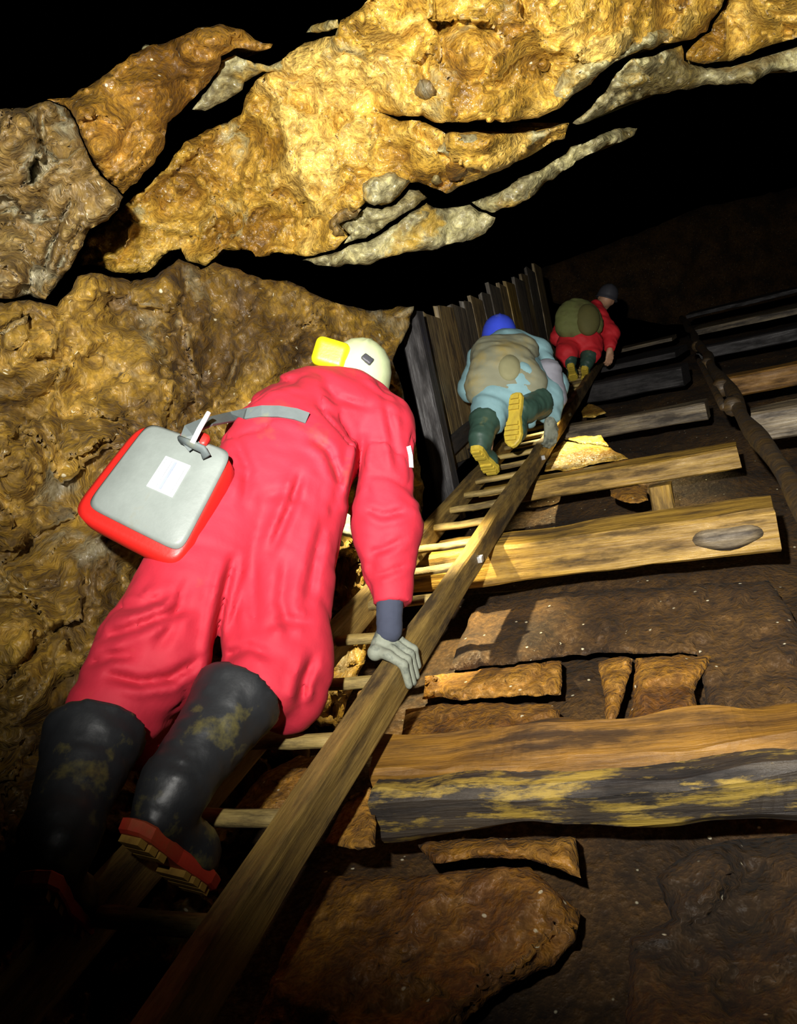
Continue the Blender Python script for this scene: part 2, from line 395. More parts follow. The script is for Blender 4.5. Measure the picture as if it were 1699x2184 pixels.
# ---------------- ceiling (hanging wall)
ceiling = slab('ceiling', [(785, 0), (780, -60), (1560, -60), (1545, 0), (1535, 20), (1503, 67), (1472, 87), (1413, 91), (1387, 107), (1366, 107), (1308, 133), (1285, 150),
    (1262, 180), (1225, 203), (1197, 228), (1150, 249), (1080, 260), (1040, 252), (985, 260), (930, 262), (900, 246), (850, 248), (800, 236),
    (850, 257), (895, 255), (938, 277), (950, 286), (1012, 278), (1054, 287), (1117, 285), (1181, 275), (1213, 264), (1207, 294), (1170, 307),
    (1112, 339), (1054, 370), (1001, 388), (953, 413), (922, 400), (895, 388), (872, 392), (842, 425), (815, 440), (780, 432), (760, 450), (720, 475), (740, 505), (712, 530),
    (650, 548), (600, 540), (548, 548), (530, 532), (478, 534), (462, 545), (440, 565), (400, 556), (388, 530), (360, 537), (340, 556), (310, 580), (250, 583), (215, 568), (172, 565),
    (168, 545), (185, 505), (235, 474), (262, 445), (285, 424), (322, 388), (352, 365), (376, 325), (398, 300), (460, 270), (515, 247), (525, 205), (555, 165), (590, 140), (615, 112), (650, 92), (715, 74), (728, 45), (762, 25)],
    fceil, M['ochre'], thick=0.5, step=6.5, amp=0.03, freq=3.2, bevel=0.05, bpx=7, rid=0.02, fac=0.15, ffreq=2.6, cracks=[([(262, 440), (300, 425), (345, 395), (372, 372)], 5, 0.06), ([(535, 470), (555, 455), (572, 445)], 5, 0.08), ([(740, 360), (800, 372), (850, 360), (890, 385)], 5, 0.07), ([(1260, 145), (1200, 165), (1160, 150)], 6, 0.05), ([(590, 170), (625, 178), (640, 170)], 4, 0.06)])
tag(ceiling, 'wet ochre rock hanging wall bulging over the ladderway', kind='structure')
slab('rock_slab', [(100, 212), (150, 208), (220, 160), (300, 105), (380, 80), (430, 58), (470, 52), (520, 65), (548, 86), (580, 95), (575, 103), (550, 106), (500, 103),
    (472, 119), (467, 148), (435, 186), (400, 222), (360, 262), (345, 318), (325, 353), (290, 388), (262, 413), (250, 402), (215, 370), (180, 302), (160, 252), (140, 225)],
    fceil, M['orange'], ceiling, thick=0.45, amp=0.03, freq=2.6, bevel=0.05, bpx=8, off=-0.16, fac=0.16, ffreq=2.6)
slab('rock_slab', [(472, 128), (500, 118), (540, 134), (575, 140), (600, 128), (628, 118), (632, 140), (600, 150), (560, 152), (522, 176), (518, 195), (480, 215), (440, 236), (412, 232), (440, 192), (466, 156)],
    fceil, M['grey'], ceiling, thick=0.35, amp=0.02, freq=5, bevel=0.03, bpx=6, off=0.03)
slab('rock_slab', [(655, 68), (668, 52), (700, 44), (723, 44), (722, 62), (690, 68)], fceil, M['grey'], ceiling, thick=0.2, step=6, amp=0.01, bevel=0.04, bpx=6)
slab('rock_slab', [(1552, 0), (1560, -60), (1760, -60), (1760, 60), (1699, 78), (1620, 106), (1560, 128), (1500, 137), (1465, 130), (1462, 116), (1480, 93), (1510, 70), (1542, 20)],
    fceil, M['ochre'], ceiling, thick=0.5, amp=0.04, freq=3.2, bevel=0.04, bpx=7, off=0.02, fac=0.12)
slab('rock_slab', [(1222, 264), (1262, 228), (1290, 196), (1312, 160), (1350, 124), (1385, 122), (1412, 110), (1455, 98), (1458, 132), (1500, 146), (1560, 142), (1640, 118), (1760, 80), (1760, 130), (1699, 150), (1640, 153), (1600, 178),
    (1500, 183), (1420, 198), (1350, 213), (1300, 235), (1252, 262), (1230, 268)], fceil, M['grey'], ceiling, thick=0.4, step=7, amp=0.035, freq=6, bevel=0.05, bpx=6, rid=0.03, off=0.05, fac=0.12, ffreq=4)
slab('rock_slab', [(893, 404), (908, 422), (880, 442), (853, 460), (815, 488), (780, 508), (730, 520), (745, 500), (725, 478), (765, 455), (785, 440), (815, 448), (845, 433), (872, 405)],
    fceil, M['grey'], ceiling, thick=0.3, step=7, amp=0.025, freq=8, bevel=0.04, bpx=5, off=0.03, fac=0.09, ffreq=4.5)
slab('rock_slab', [(908, 434), (927, 444), (959, 444), (1001, 439), (1027, 455), (1054, 460), (1049, 481), (1033, 497), (1012, 510), (932, 529), (869, 538), (815, 552), (780, 564), (700, 567), (645, 557),
    (660, 551), (718, 537), (745, 524), (785, 516), (820, 496), (858, 468), (885, 448)], fceil, M['grey'], ceiling, thick=0.4, step=7, amp=0.035, freq=7, bevel=0.05, bpx=6, rid=0.03, off=0.06, fac=0.12, ffreq=4)
slab('rock_slab', [(1006, 434), (1059, 413), (1117, 376), (1170, 354), (1207, 328), (1218, 312), (1255, 304), (1308, 275), (1361, 270), (1350, 288), (1318, 302), (1250, 328), (1213, 360), (1170, 386),
    (1139, 413), (1096, 439), (1054, 450), (1027, 450)], fceil, M['grey'], ceiling, thick=0.4, step=6, amp=0.03, freq=8, bevel=0.05, bpx=6, rid=0.02, off=0.05, fac=0.12, ffreq=4)
slab('rock_slab', [(1170, 196), (1202, 153), (1239, 127), (1297, 106), (1340, 100), (1382, 69), (1419, 63), (1461, 74), (1471, 85), (1413, 90), (1387, 104), (1361, 107), (1308, 131), (1272, 162), (1248, 188), (1213, 210), (1181, 222)],
    fceil, M['grey'], ceiling, thick=0.2, step=6, amp=0.03, freq=9, bevel=0.08, bpx=8, rid=0.03, off=-0.05, fac=0.10, ffreq=6)
slab('rock_slab', [(928, 322), (950, 289), (1010, 283), (1060, 291), (1100, 300), (1070, 318), (1010, 322), (960, 335)], fceil, M['grey'], ceiling, thick=0.2, step=6, amp=0.02, freq=9, bevel=0.07, bpx=9, off=-0.04, fac=0.06, ffreq=6)
slab('rock_slab', [(776, 390), (800, 374), (840, 368), (872, 388), (850, 412), (832, 430), (800, 438), (772, 424)], fceil, M['grey'], ceiling, thick=0.2, step=6, amp=0.02, freq=9, bevel=0.05, bpx=7, off=-0.05, fac=0.08, ffreq=6)
slab('rock_slab', [(700, 470), (742, 440), (770, 447), (760, 462), (722, 478), (735, 500), (705, 505)], fceil, M['wallgrey'], ceiling, thick=0.2, step=6, amp=0.02, freq=9, bevel=0.05, bpx=7, off=-0.05, fac=0.08, ffreq=6)
def pebble(cx, cy, r, off, mat):
    n = 12; slab('pebble', [(cx + r * (1 + 0.2 * math.sin(3 * a + cx)) * math.cos(a), cy + r * math.sin(a)) for a in [2 * math.pi * k / n for k in range(n)]], fceil, mat, ceiling, thick=0.12, step=4, amp=0.006, bevel=0.035, bpx=r * 0.5, off=off, jit=1.5, fac=0.01)
pebble(930, 383, 11, -0.06, M['grey']); pebble(1084, 228, 20, -0.06, M['ochre']); pebble(1045, 250, 12, -0.05, M['ochre']); pebble(970, 365, 22, -0.05, M['orange'])
pebble(312, 104, 9, -0.05, M['grey']); pebble(575, 405, 8, -0.05, M['grey']); pebble(1160, 140, 13, -0.04, M['ochre']); pebble(905, 190, 22, -0.03, M['wallgrey'])
# roof further up the shaft, beyond the cap lamp's reach
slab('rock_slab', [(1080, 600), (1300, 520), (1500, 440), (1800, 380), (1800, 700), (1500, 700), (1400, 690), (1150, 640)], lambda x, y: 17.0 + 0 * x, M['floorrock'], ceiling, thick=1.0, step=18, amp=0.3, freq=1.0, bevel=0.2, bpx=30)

# ---------------- left wall
wall_left = slab('wall_left', [(-160, 660), (0, 648), (60, 640), (100, 648), (122, 650), (150, 620), (165, 588), (215, 583), (280, 600), (330, 592), (380, 550), (430, 572), (460, 562), (510, 575), (560, 595),
    (620, 600), (650, 615), (690, 640), (740, 655), (790, 662), (840, 655), (882, 652), (875, 690), (850, 735), (838, 770), (850, 810), (866, 870), (885, 950), (905, 1040), (900, 1110),
    (860, 1250), (780, 1400), (720, 1550), (620, 1720), (520, 1900), (400, 2260), (-160, 2260)], fwall, M['wallrock'], thick=0.22, step=7.5, amp=0.04, freq=4.0, bevel=0.06, bpx=8, streak=(1.3, 0.7, 0.7), rid=0.03, fac=0.17, ffreq=3.2, cracks=[([(505, 755), (495, 800), (470, 845), (430, 885)], 7, 0.12), ([(0, 712), (30, 690), (62, 672)], 6, 0.08), ([(135, 1330), (85, 1375), (20, 1450), (0, 1470)], 7, 0.10), ([(100, 820), (140, 900), (120, 980)], 5, 0.05), ([(300, 690), (330, 760), (390, 790)], 5, 0.05), ([(0, 1220), (60, 1260), (110, 1250)], 6, 0.07)])
tag(wall_left, 'rough brown rock side wall beside the ladder', kind='structure')
slab('rock_slab', [(-160, 250), (0, 231), (60, 229), (98, 214), (138, 227), (160, 258), (178, 306), (212, 374), (248, 404), (262, 420), (255, 442), (232, 468), (190, 486), (172, 530), (148, 572), (110, 618), (95, 638), (60, 630), (0, 638), (-160, 650)],
    fwall, M['wallgrey'], wall_left, thick=0.4, step=6.5, amp=0.03, freq=5, bevel=0.04, bpx=6, streak=(1.5, 0.6, 0.6), rid=0.03, fac=0.17, ffreq=3.8, cracks=[([(90, 240), (88, 300), (75, 350), (48, 395)], 5, 0.10), ([(150, 430), (135, 470), (112, 520), (95, 575)], 5, 0.10), ([(0, 455), (30, 445), (70, 470), (120, 470)], 5, 0.08), ([(180, 470), (150, 520), (120, 575)], 5, 0.08)])
slab('rock_slab', [(0, 712), (20, 690), (62, 672), (58, 690), (20, 712)], fwall, M['wallgrey'], wall_left, thick=0.2, step=7, amp=0.02, bevel=0.05, bpx=8, off=-0.05)

# ---------------- footwall
def grid_surface(name, x0, x1, y0, y1, z, nx, ny, amp, mat):
    xs = np.linspace(x0, x1, nx); ys = y0 + (y1 - y0) * np.linspace(0, 1, ny) ** 1.6
    X, Y = np.meshgrid(xs, ys); p = np.stack([X, Y, np.zeros_like(X)], -1).reshape(-1, 3)
    zz = z + amp * fbm(p * 2.2, 5) * 1.3 + 0.5 * amp * ridged(p * 3.1, 3)
    p[:, 2] = zz
    fs = [[j * nx + i, j * nx + i + 1, (j + 1) * nx + i + 1, (j + 1) * nx + i] for j in range(ny - 1) for i in range(nx - 1)]
    n = len(p)                      # a skirt gives the rock a body
    p2 = p.copy(); p2[:, 2] = z - 0.5
    ring = [i for i in range(nx)] + [j * nx + nx - 1 for j in range(1, ny)] + [(ny - 1) * nx + i for i in range(nx - 2, -1, -1)] + [j * nx for j in range(ny - 2, 0, -1)]
    sk = p2[ring]; allv = np.concatenate([p, sk], 0); m = len(ring)
    for k in range(m):
        a, b = ring[k], ring[(k + 1) % m]
        fs.append([b, a, n + k, n + (k + 1) % m])
    return mesh_obj(name, allv @ LAD.T + BASE, fs, mat)
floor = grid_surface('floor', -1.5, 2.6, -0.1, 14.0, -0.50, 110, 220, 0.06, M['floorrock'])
tag(floor, 'dark rock footwall under the ladder and timbers', kind='structure')
def stone(poly, z, mat=M['stone'], **kw):
    a = dict(thick=0.22, step=9, amp=0.02, freq=6, bevel=0.04, bpx=9, rid=0.015); a.update(kw)
    return slab('stone', poly, fplane(z), mat, floor, **a)
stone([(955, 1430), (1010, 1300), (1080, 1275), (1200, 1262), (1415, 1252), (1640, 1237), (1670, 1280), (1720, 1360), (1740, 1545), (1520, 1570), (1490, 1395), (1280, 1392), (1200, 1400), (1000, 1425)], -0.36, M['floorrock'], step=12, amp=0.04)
stone([(905, 1442), (996, 1431), (1175, 1410), (1198, 1410), (1198, 1482), (1045, 1486), (996, 1491), (900, 1488)], -0.33)
stone([(863, 1511), (922, 1504), (1045, 1497), (1119, 1504), (1175, 1501), (1193, 1515), (1200, 1575), (1082, 1590), (897, 1602), (848, 1605)], -0.33)
stone([(1275, 1410), (1329, 1400), (1349, 1404), (1333, 1478), (1302, 1565), (1290, 1565), (1286, 1484)], -0.34, step=7)
stone([(1356, 1402), (1520, 1397), (1477, 1478), (1502, 1556), (1333, 1568), (1350, 1496)], -0.34)
stone([(890, 1800), (950, 1790), (1225, 1785), (1235, 1870), (1130, 1833), (1040, 1828), (920, 1843)], -0.34)
stone([(690, 1870), (905, 1866), (1040, 1850), (1130, 1850), (1235, 1945), (1230, 2000), (1180, 2060), (1080, 2100), (920, 2240), (520, 2240), (600, 2040)], -0.37, step=12, amp=0.04, rid=0.03)
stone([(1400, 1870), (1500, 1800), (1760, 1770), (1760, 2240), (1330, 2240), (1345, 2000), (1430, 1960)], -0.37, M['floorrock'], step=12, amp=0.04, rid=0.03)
stone([(500, 1725), (560, 1650), (640, 1610), (720, 1620), (690, 1680), (620, 1730), (530, 1735)], -0.30)
stone([(745, 1700), (790, 1680), (800, 1735), (800, 1805), (765, 1812), (690, 1800)], -0.20, thick=0.2, bevel=0.03)
stone([(1162, 1004), (1175, 960), (1202, 943), (1300, 955), (1340, 978), (1275, 990), (1215, 1003)], -0.12, M['ochre'], step=6, thick=0.3, bevel=0.03)
stone([(1202, 938), (1240, 932), (1284, 929), (1297, 953), (1240, 947)], -0.12, M['ochre'], step=6, thick=0.3, bevel=0.02)
stone([(1240, 880), (1255, 858), (1280, 868), (1292, 880), (1270, 890), (1245, 892)], -0.10, M['ochre'], step=5, thick=0.2, bevel=0.03)
stone([(1300, 1045), (1380, 1035), (1382, 1070), (1330, 1072), (1302, 1058)], -0.22, step=6)

# ------------------------------------------------------------------ timbers
def timber_verts(A, B, w, h, seed, seg=14, wob=0.006, cham=0.16, rough_end=0.01):
    A, B = np.array(A, float), np.array(B, float); L = np.linalg.norm(B - A)
    s = np.array([(-1 + cham, -1), (1 - cham, -1), (1, -1 + cham), (1, 1 - cham), (1 - cham, 1), (-1 + cham, 1), (-1, 1 - cham), (-1, -1 + cham)]) * 0.5
    v = []
    for k in range(seg + 1):
        x = L * k / seg
        p = np.stack([np.full(8, x), s[:, 0] * w, s[:, 1] * h], 1)
        q = p * np.array([3.0, 9, 9]) + seed * 7.7
        p[:, 1] += wob * fbm(q, 3); p[:, 2] += wob * fbm(q + 31.0, 3)
        if k in (0, seg): p[:, 0] += rough_end * fbm(p * 20 + seed, 2)
        v.append(p)
    v = np.concatenate(v, 0)
    f = []
    for k in range(seg):
        for i in range(8):
            j = (i + 1) % 8
            f.append([k * 8 + i, k * 8 + j, (k + 1) * 8 + j, (k + 1) * 8 + i])
    f.append(list(range(8))[::-1]); f.append([seg * 8 + i for i in range(8)])
    f = [q[::-1] for q in f]
    return v, f
def axis_mat(A, B, up):           # ladder-frame axis: local x along A->B, local z ~ up
    A, B, up = (np.array(q, float) for q in (A, B, up))
    x = (B - A) / np.linalg.norm(B - A); y = np.cross(up, x); y /= np.linalg.norm(y); z = np.cross(x, y)
    m = Matrix([[x[0], y[0], z[0], A[0]], [x[1], y[1], z[1], A[1]], [x[2], y[2], z[2], A[2]], [0, 0, 0, 1]])
    return LMAT @ m
def timber(name, A, B, w, h, mat, label=None, cat='beam', parent=None, up=(0, 0, 1), group=None, **kw):
    """w = size across (local y), h = size along up (local z); A,B are axis ends in the ladder frame"""
    seed = random.random() * 50
    v, f = timber_verts(A, B, w, h, seed, **kw)
    o = mesh_obj(name, v, f, mat, parent, smooth=False, mw=axis_mat(A, B, up))
    if label: tag(o, label, cat, group)
    return o

H = 0.8
RX = -1.045 * H                    # inner edge of the right rail
# ---- climbing ladder
ladder = empty('ladder', LW(-0.97, 0.3, -0.1), 'long wooden ladder the three climbers are on, rising up the shaft', 'ladder')
timber('rail', (RX + 0.026, 0.25, -0.03), (RX + 0.026, 11.5, -0.03), 0.055, 0.095, M['rail'], parent=ladder, seg=70, wob=0.008)
timber('rail', (-1.115, 0.25, -0.03), (-1.115, 11.5, -0.03), 0.05, 0.095, M['rail'], parent=ladder, seg=70, wob=0.008)
def rung_mesh():
    v = []; f = []; n = 10; L = 0.30
    for k in range(5):
        for i in range(n):
            a = 2 * math.pi * i / n
            v.append((L * k / 4 - L / 2, 0.021 * math.cos(a), 0.016 * math.sin(a) + 0.002 * math.sin(k * 2.1)))
    for k in range(4):
        for i in range(n):
            f.append([k * n + i, (k + 1) * n + i, (k + 1) * n + (i + 1) % n, k * n + (i + 1) % n])
    f.append(list(range(n))); f.append([4 * n + i for i in range(n)][::-1])
    me = bpy.data.meshes.new('rung'); me.from_pydata(v, [], f); me.materials.append(M['rung'])
    me.polygons.foreach_set('use_smooth', [True] * len(me.polygons))
    return me
rme = rung_mesh()
y = 1.87 * H - 0.26 * 4; k = 0
while y < 11.4:
    o = bpy.data.objects.new('rung', rme); COL.objects.link(o)
    o.matrix_world = LMAT @ Matrix.Translation((-0.973, y, -0.022 + random.uniform(-0.004, 0.004))) @ Matrix.Rotation(random.uniform(-0.03, 0.03), 4, 'Z')
    set_parent(o, ladder); y += 0.26; k += 1
for yy in (2.35, 3.9, 5.2):
    a = np.array((RX + 0.054, yy, -0.03)); timber('bolt', a, a + np.array((0.018, 0, 0)), 0.024, 0.024, M['iron'], parent=ladder, seg=1, wob=0)

# ---- cross timbers between the ladder and the second pole
g1 = 'cross timbers of the ladderway'
timber('cross_beam', (-1.25, 2.74, -0.17), (0.225, 2.70, -0.17), 0.20, 0.16, M['wood'], 'thick yellow squared beam with a dark oval knot at its right end', group=g1, wob=0.014, seg=24)
timber('cross_beam', (-1.25, 3.87, -0.19), (0.20, 3.84, -0.19), 0.14, 0.115, M['wood'], 'ochre squared beam just above the short upright prop', group=g1, wob=0.012, seg=20)
timber('cross_beam', (-1.2, 5.4, -0.19), (0.13, 5.2, -0.19), 0.14, 0.12, M['woodgrey'], 'grey wet beam just above the lit yellow stones', group=g1, wob=0.012, seg=20)
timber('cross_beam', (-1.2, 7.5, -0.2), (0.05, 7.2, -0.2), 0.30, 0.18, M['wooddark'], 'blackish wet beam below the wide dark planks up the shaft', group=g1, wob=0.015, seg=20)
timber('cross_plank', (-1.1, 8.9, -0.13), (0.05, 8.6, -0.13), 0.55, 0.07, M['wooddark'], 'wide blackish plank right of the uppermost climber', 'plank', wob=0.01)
timber('cross_plank', (-1.0, 10.4, -0.115), (0.0, 10.2, -0.115), 0.32, 0.05, M['woodgrey'], 'pale wet plank with a white gleam beside the uppermost climber', 'plank', wob=0.006)
# knot on the big beam
# right bay beyond the second pole
g2 = 'timbers right of the dark pole'
timber('cross_beam', (0.30, 4.05, -0.10), (1.6, 3.9, -0.10), 0.16, 0.15, M['woodgrey'], 'weathered beam stub at the right edge just below the lit brackets', group=g2, wob=0.012)
timber('cross_beam', (0.28, 5.6, -0.13), (1.9, 5.35, -0.13), 0.16, 0.15, M['woodbrown'], 'long dim brown beam right of the dark pole', group=g2, wob=0.012)
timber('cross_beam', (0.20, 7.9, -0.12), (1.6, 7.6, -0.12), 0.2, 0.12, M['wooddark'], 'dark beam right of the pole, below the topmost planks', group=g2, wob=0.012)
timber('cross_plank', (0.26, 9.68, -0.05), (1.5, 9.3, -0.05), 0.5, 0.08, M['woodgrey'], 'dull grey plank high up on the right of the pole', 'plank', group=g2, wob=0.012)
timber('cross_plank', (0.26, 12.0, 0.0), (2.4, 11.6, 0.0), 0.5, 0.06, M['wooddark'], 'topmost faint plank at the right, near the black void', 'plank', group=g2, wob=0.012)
# lower right
timber('cross_beam', (-0.83, 1.30, -0.25), (0.7, 1.44, -0.25), 0.12, 0.12, M['woodlog'], 'black wet beam smeared with yellow mud at the bottom of the picture', group=g1, wob=0.045, seg=70, cham=0.3)
timber('cross_beam', (-0.86, 1.375, -0.245), (0.7, 1.53, -0.245), 0.15, 0.15, M['woodbrown'], 'rotten brown timber lying behind the black muddy beam', group=g1, wob=0.06, seg=70, cham=0.25)
timber('prop', (-0.165, 3.30, -0.52), (-0.165, 3.34, -0.14), 0.10, 0.10, M['wood'], 'short upright prop between the thick yellow beam and the ochre beam', 'prop', up=(0, 1, 0), wob=0.01)
timber('ledger_board', (-1.30, 3.10, -0.28), (0.2, 3.05, -0.28), 0.06, 0.14, M['woodbrown'], 'dim brown board between the thick beam and the ochre beam', 'board', wob=0.01)

# ---- second pole with iron joints
pole = empty('dark_pole', LW(0.22, 2.0, 0.0), 'dark knobbly pole running up the shaft on the right', 'pole')
def tube(name, pts, radii, mat, parent=None, n=10, flat=1.0, up=(0, 0, 1), smooth=True, world=True):
    pts = np.array([list(p) for p in pts], float); m = len(pts)
    tan = np.gradient(pts, axis=0); tan /= np.linalg.norm(tan, axis=1)[:, None]
    if np.isscalar(radii): radii = [radii] * m
    v = []
    for k in range(m):
        u = np.array(up, float); s = np.cross(tan[k], u)
        if np.linalg.norm(s) < 1e-3: s = np.cross(tan[k], [1, 0, 0])
        s /= np.linalg.norm(s); q = np.cross(s, tan[k])
        for i in range(n):
            a = 2 * math.pi * i / n
            v.append(pts[k] + radii[k] * (math.cos(a) * s + flat * math.sin(a) * q))
    f = []
    for k in range(m - 1):
        for i in range(n):
            f.append([k * n + i, k * n + (i + 1) % n, (k + 1) * n + (i + 1) % n, (k + 1) * n + i])
    f.append(list(range(n))[::-1]); f.append([(m - 1) * n + i for i in range(n)])
    return mesh_obj(name, v, f, mat, parent, smooth)
ys = np.linspace(0.2, 11.5, 70)
tube('shaft', [LW(0.27 - 0.012 * (yy - 2) + 0.012 * math.sin(yy * 3.1), yy, 0.02 + 0.01 * math.sin(yy * 4.4)) for yy in ys], [0.036 + 0.006 * math.sin(yy * 6.3) for yy in ys], M['pole'], pole)
tube('splint', [LW(0.20 - 0.012 * (yy - 2), yy, 0.03) for yy in np.linspace(4.0, 6.4, 8)], [0.02] * 8, M['pole'], pole)
for yy, r in ((4.05, 0.05), (4.7, 0.055), (5.9, 0.05), (7.3, 0.05)):
    tube('iron_joint', [LW(0.245 - 0.012 * (yy - 2), yy - 0.07, 0.02), LW(0.245 - 0.012 * (yy - 2), yy, 0.022), LW(0.245 - 0.012 * (yy - 2), yy + 0.07, 0.02)], [r * 0.9, r, r * 0.85], M['pole'], pole)

# ---- boarded lining on the left
BX = -1.30
lining = timber('wall_rear', (BX - 0.07, 3.68, 0.02), (BX - 0.07, 8.6, 0.02), 0.10, 0.10, M['wooddark'], parent=None, wob=0.008, seg=20)
tag(lining, 'boarded timber lining beside the ladder, upright planks on a dark sill', kind='structure')
yy = 3.64; i = 0
bm = ['board3', 'board', 'board', 'board2', 'board2', 'board', 'board2', 'board2', 'board', 'board3', 'board2', 'board', 'board2', 'board']
while yy < 8.4:
    wd = [0.36, 0.30, 0.34, 0.34, 0.22, 0.36, 0.30, 0.42, 0.3, 0.4, 0.5, 0.35, 0.5, 0.5][i % 14]
    top = 0.86 + 0.065 * (yy - 3.6) + random.uniform(-0.02, 0.03)
    timber('plank', (BX - 0.03 + random.uniform(-0.007, 0.007), yy + wd / 2, 0.0), (BX - 0.03 + random.uniform(-0.007, 0.007), yy + wd / 2 + 0.14 * top + random.uniform(-0.02, 0.02), top), wd - 0.007, 0.035, M[bm[i % 14]], parent=lining, up=(1, 0, 0), wob=0.012, seg=10, rough_end=0.03)
    yy += wd; i += 1
timber('plank', (BX + 0.0, 3.66, 0.14), (BX + 0.0, 8.3, 0.14), 0.05, 0.10, M['wooddark'], parent=lining, wob=0.006, seg=16)
timber('post', (-1.25, 3.52, -0.2), (-1.25, 3.68, 0.92), 0.12, 0.11, M['wooddark'], 'smooth dark post at the near end of the boarded lining', 'post', up=(1, 0, 0), wob=0.004)

# ------------------------------------------------------------------ signed-distance modelling for bodies and clothes
def cone(a, b, ra, rb): return ('c', np.array(a, float), np.array(b, float), ra, rb)
def ell(c, ax, r): return ('e', np.array(c, float), np.array(ax, float), np.array(r, float))
def sdf(prims, p, k):
    d = None
    for q in prims:
        if q[0] == 'c':
            _, a, b, ra, rb = q; ba = b - a
            h = np.clip(((p - a) @ ba) / (ba.dot(ba) + 1e-12), 0, 1)
            e = np.linalg.norm(p - a - h[..., None] * ba, axis=-1) - (ra + (rb - ra) * h)
        else:
            _, c, ax, r = q
            l = (p - c) @ ax.T
            k0 = np.linalg.norm(l / r, axis=-1); k1 = np.linalg.norm(l / (r * r), axis=-1) + 1e-9
            e = k0 * (k0 - 1) / k1
        if d is None: d = e
        else:
            hh = np.clip(0.5 + 0.5 * (d - e) / k, 0, 1)
            d = d * hh + e * (1 - hh) - k * hh * (1 - hh) if False else e * hh + d * (1 - hh) - k * hh * (1 - hh)
    return d
def surface_nets(V, o, vox):
    nx, ny, nz = V.shape; S = V < 0
    c = [S[i:nx - 1 + i, j:ny - 1 + j, k:nz - 1 + k] for i in (0, 1) for j in (0, 1) for k in (0, 1)]
    cnt = sum(x.astype(np.int8) for x in c); act = (cnt > 0) & (cnt < 8)
    idx = np.argwhere(act); ids = np.full(act.shape, -1, int); ids[act] = np.arange(len(idx))
    acc = np.zeros((len(idx), 3)); num = np.zeros(len(idx))
    cor = np.array([(i, j, k) for i in (0, 1) for j in (0, 1) for k in (0, 1)])
    vals = np.stack([V[idx[:, 0] + a, idx[:, 1] + b, idx[:, 2] + cc] for a, b, cc in cor], 1)
    for m in range(8):
        for n in range(m + 1, 8):
            if abs(cor[m] - cor[n]).sum() != 1: continue
            va, vb = vals[:, m], vals[:, n]; x = (va < 0) != (vb < 0)
            tt = np.where(x, va / np.where(x, va - vb, 1), 0)
            pt = cor[m] + tt[:, None] * (cor[n] - cor[m])
            acc[x] += pt[x]; num[x] += 1
    verts = (idx + acc / num[:, None]) * vox + o
    faces = []
    for ax in range(3):
        sl0 = [slice(1, -1)] * 3; sl1 = [slice(1, -1)] * 3
        sl0[ax] = slice(0, -1); sl1[ax] = slice(1, None)
        a, b = S[tuple(sl0)], S[tuple(sl1)]
        u, v = [(1, 2), (2, 0), (0, 1)][ax]
        for flip, mask in ((False, a & ~b), (True, ~a & b)):
            e = np.argwhere(mask)
            if not len(e): continue
            g = e.copy(); g[:, u] += 1; g[:, v] += 1     # grid index of edge start
            def cid(du, dv):
                q = g.copy(); q[:, u] += du; q[:, v] += dv
                return ids[q[:, 0], q[:, 1], q[:, 2]]
            quad = np.stack([cid(-1, -1), cid(0, -1), cid(0, 0), cid(-1, 0)], 1)
            if flip: quad = quad[:, ::-1]
            faces.append(quad)
    return verts, np.concatenate(faces, 0)
def sdf_obj(name, prims, mat, parent, vox=0.011, k=0.04, mod=None, cuts=(), wr=None, inset=0.0, groups=None, k2=0.015):
    """cuts: (point, normal) keep the side the normal points away from"""
    lo = np.min([np.minimum(q[1], q[2]) - max(q[3], q[4]) if q[0] == 'c' else q[1] - q[3].max() for q in prims], 0) - 0.05
    hi = np.max([np.maximum(q[1], q[2]) + max(q[3], q[4]) if q[0] == 'c' else q[1] + q[3].max() for q in prims], 0) + 0.05
    n = np.ceil((hi - lo) / vox).astype(int) + 1
    g = np.stack(np.meshgrid(*[lo[i] + vox * np.arange(n[i]) for i in range(3)], indexing='ij'), -1)
    d = None
    for grp in (groups or [prims]):
        e = sdf(grp, g, k)
        if d is None: d = e
        else:
            hh = np.clip(0.5 + 0.5 * (d - e) / k2, 0, 1); d = e * hh + d * (1 - hh) - k2 * hh * (1 - hh)
    d = d + inset
    if wr is not None:
        m = np.abs(d) < 0.075; d[m] += wr(g[m])
    for pt, nm in cuts:
        e = (g - np.array(pt)) @ np.array(nm) / np.linalg.norm(nm)
        near = np.linalg.norm(g - np.array(pt), axis=-1) < 0.16
        d = np.where(near, np.maximum(d, e), d)
    v, f = surface_nets(d, lo, vox)
    return mesh_obj(name, v, f, mat, parent, True)
def frame(fwd, up):
    f = np.array(fwd, float); f /= np.linalg.norm(f); u = np.array(up, float); u -= f * u.dot(f); u /= np.linalg.norm(u)
    return np.array([np.cross(f, u), f, u])       # rows: right, forward, up
def folds(amp, scale, ax):
    ax = np.array(ax, float); ax /= np.linalg.norm(ax)
    def g(p):
        al = p @ ax
        q = p * scale + (al * scale * 1.6)[..., None] * ax
        return amp * (ridged(q, 2) * 0.7 + 0.3 * vnoise(q * 2.3))
    return g

def creases(amp, scale, ax, stretch):
    ax = np.array(ax, float); ax /= np.linalg.norm(ax)
    def g(p):
        q = p + 0.06 * np.stack([vnoise(p * 4), vnoise(p * 4 + 9.1), vnoise(p * 4 + 3.7)], -1)
        al = q @ ax
        q = (q - (al * (1 - stretch))[..., None] * ax) * scale
        r = vnoise(q); m = np.clip(0.5 + 1.2 * vnoise(q * 0.5 + 5.5), 0, 1)
        return amp * (m * np.exp(-(r / 0.11) ** 2) - 0.12 * np.abs(r))
    return g

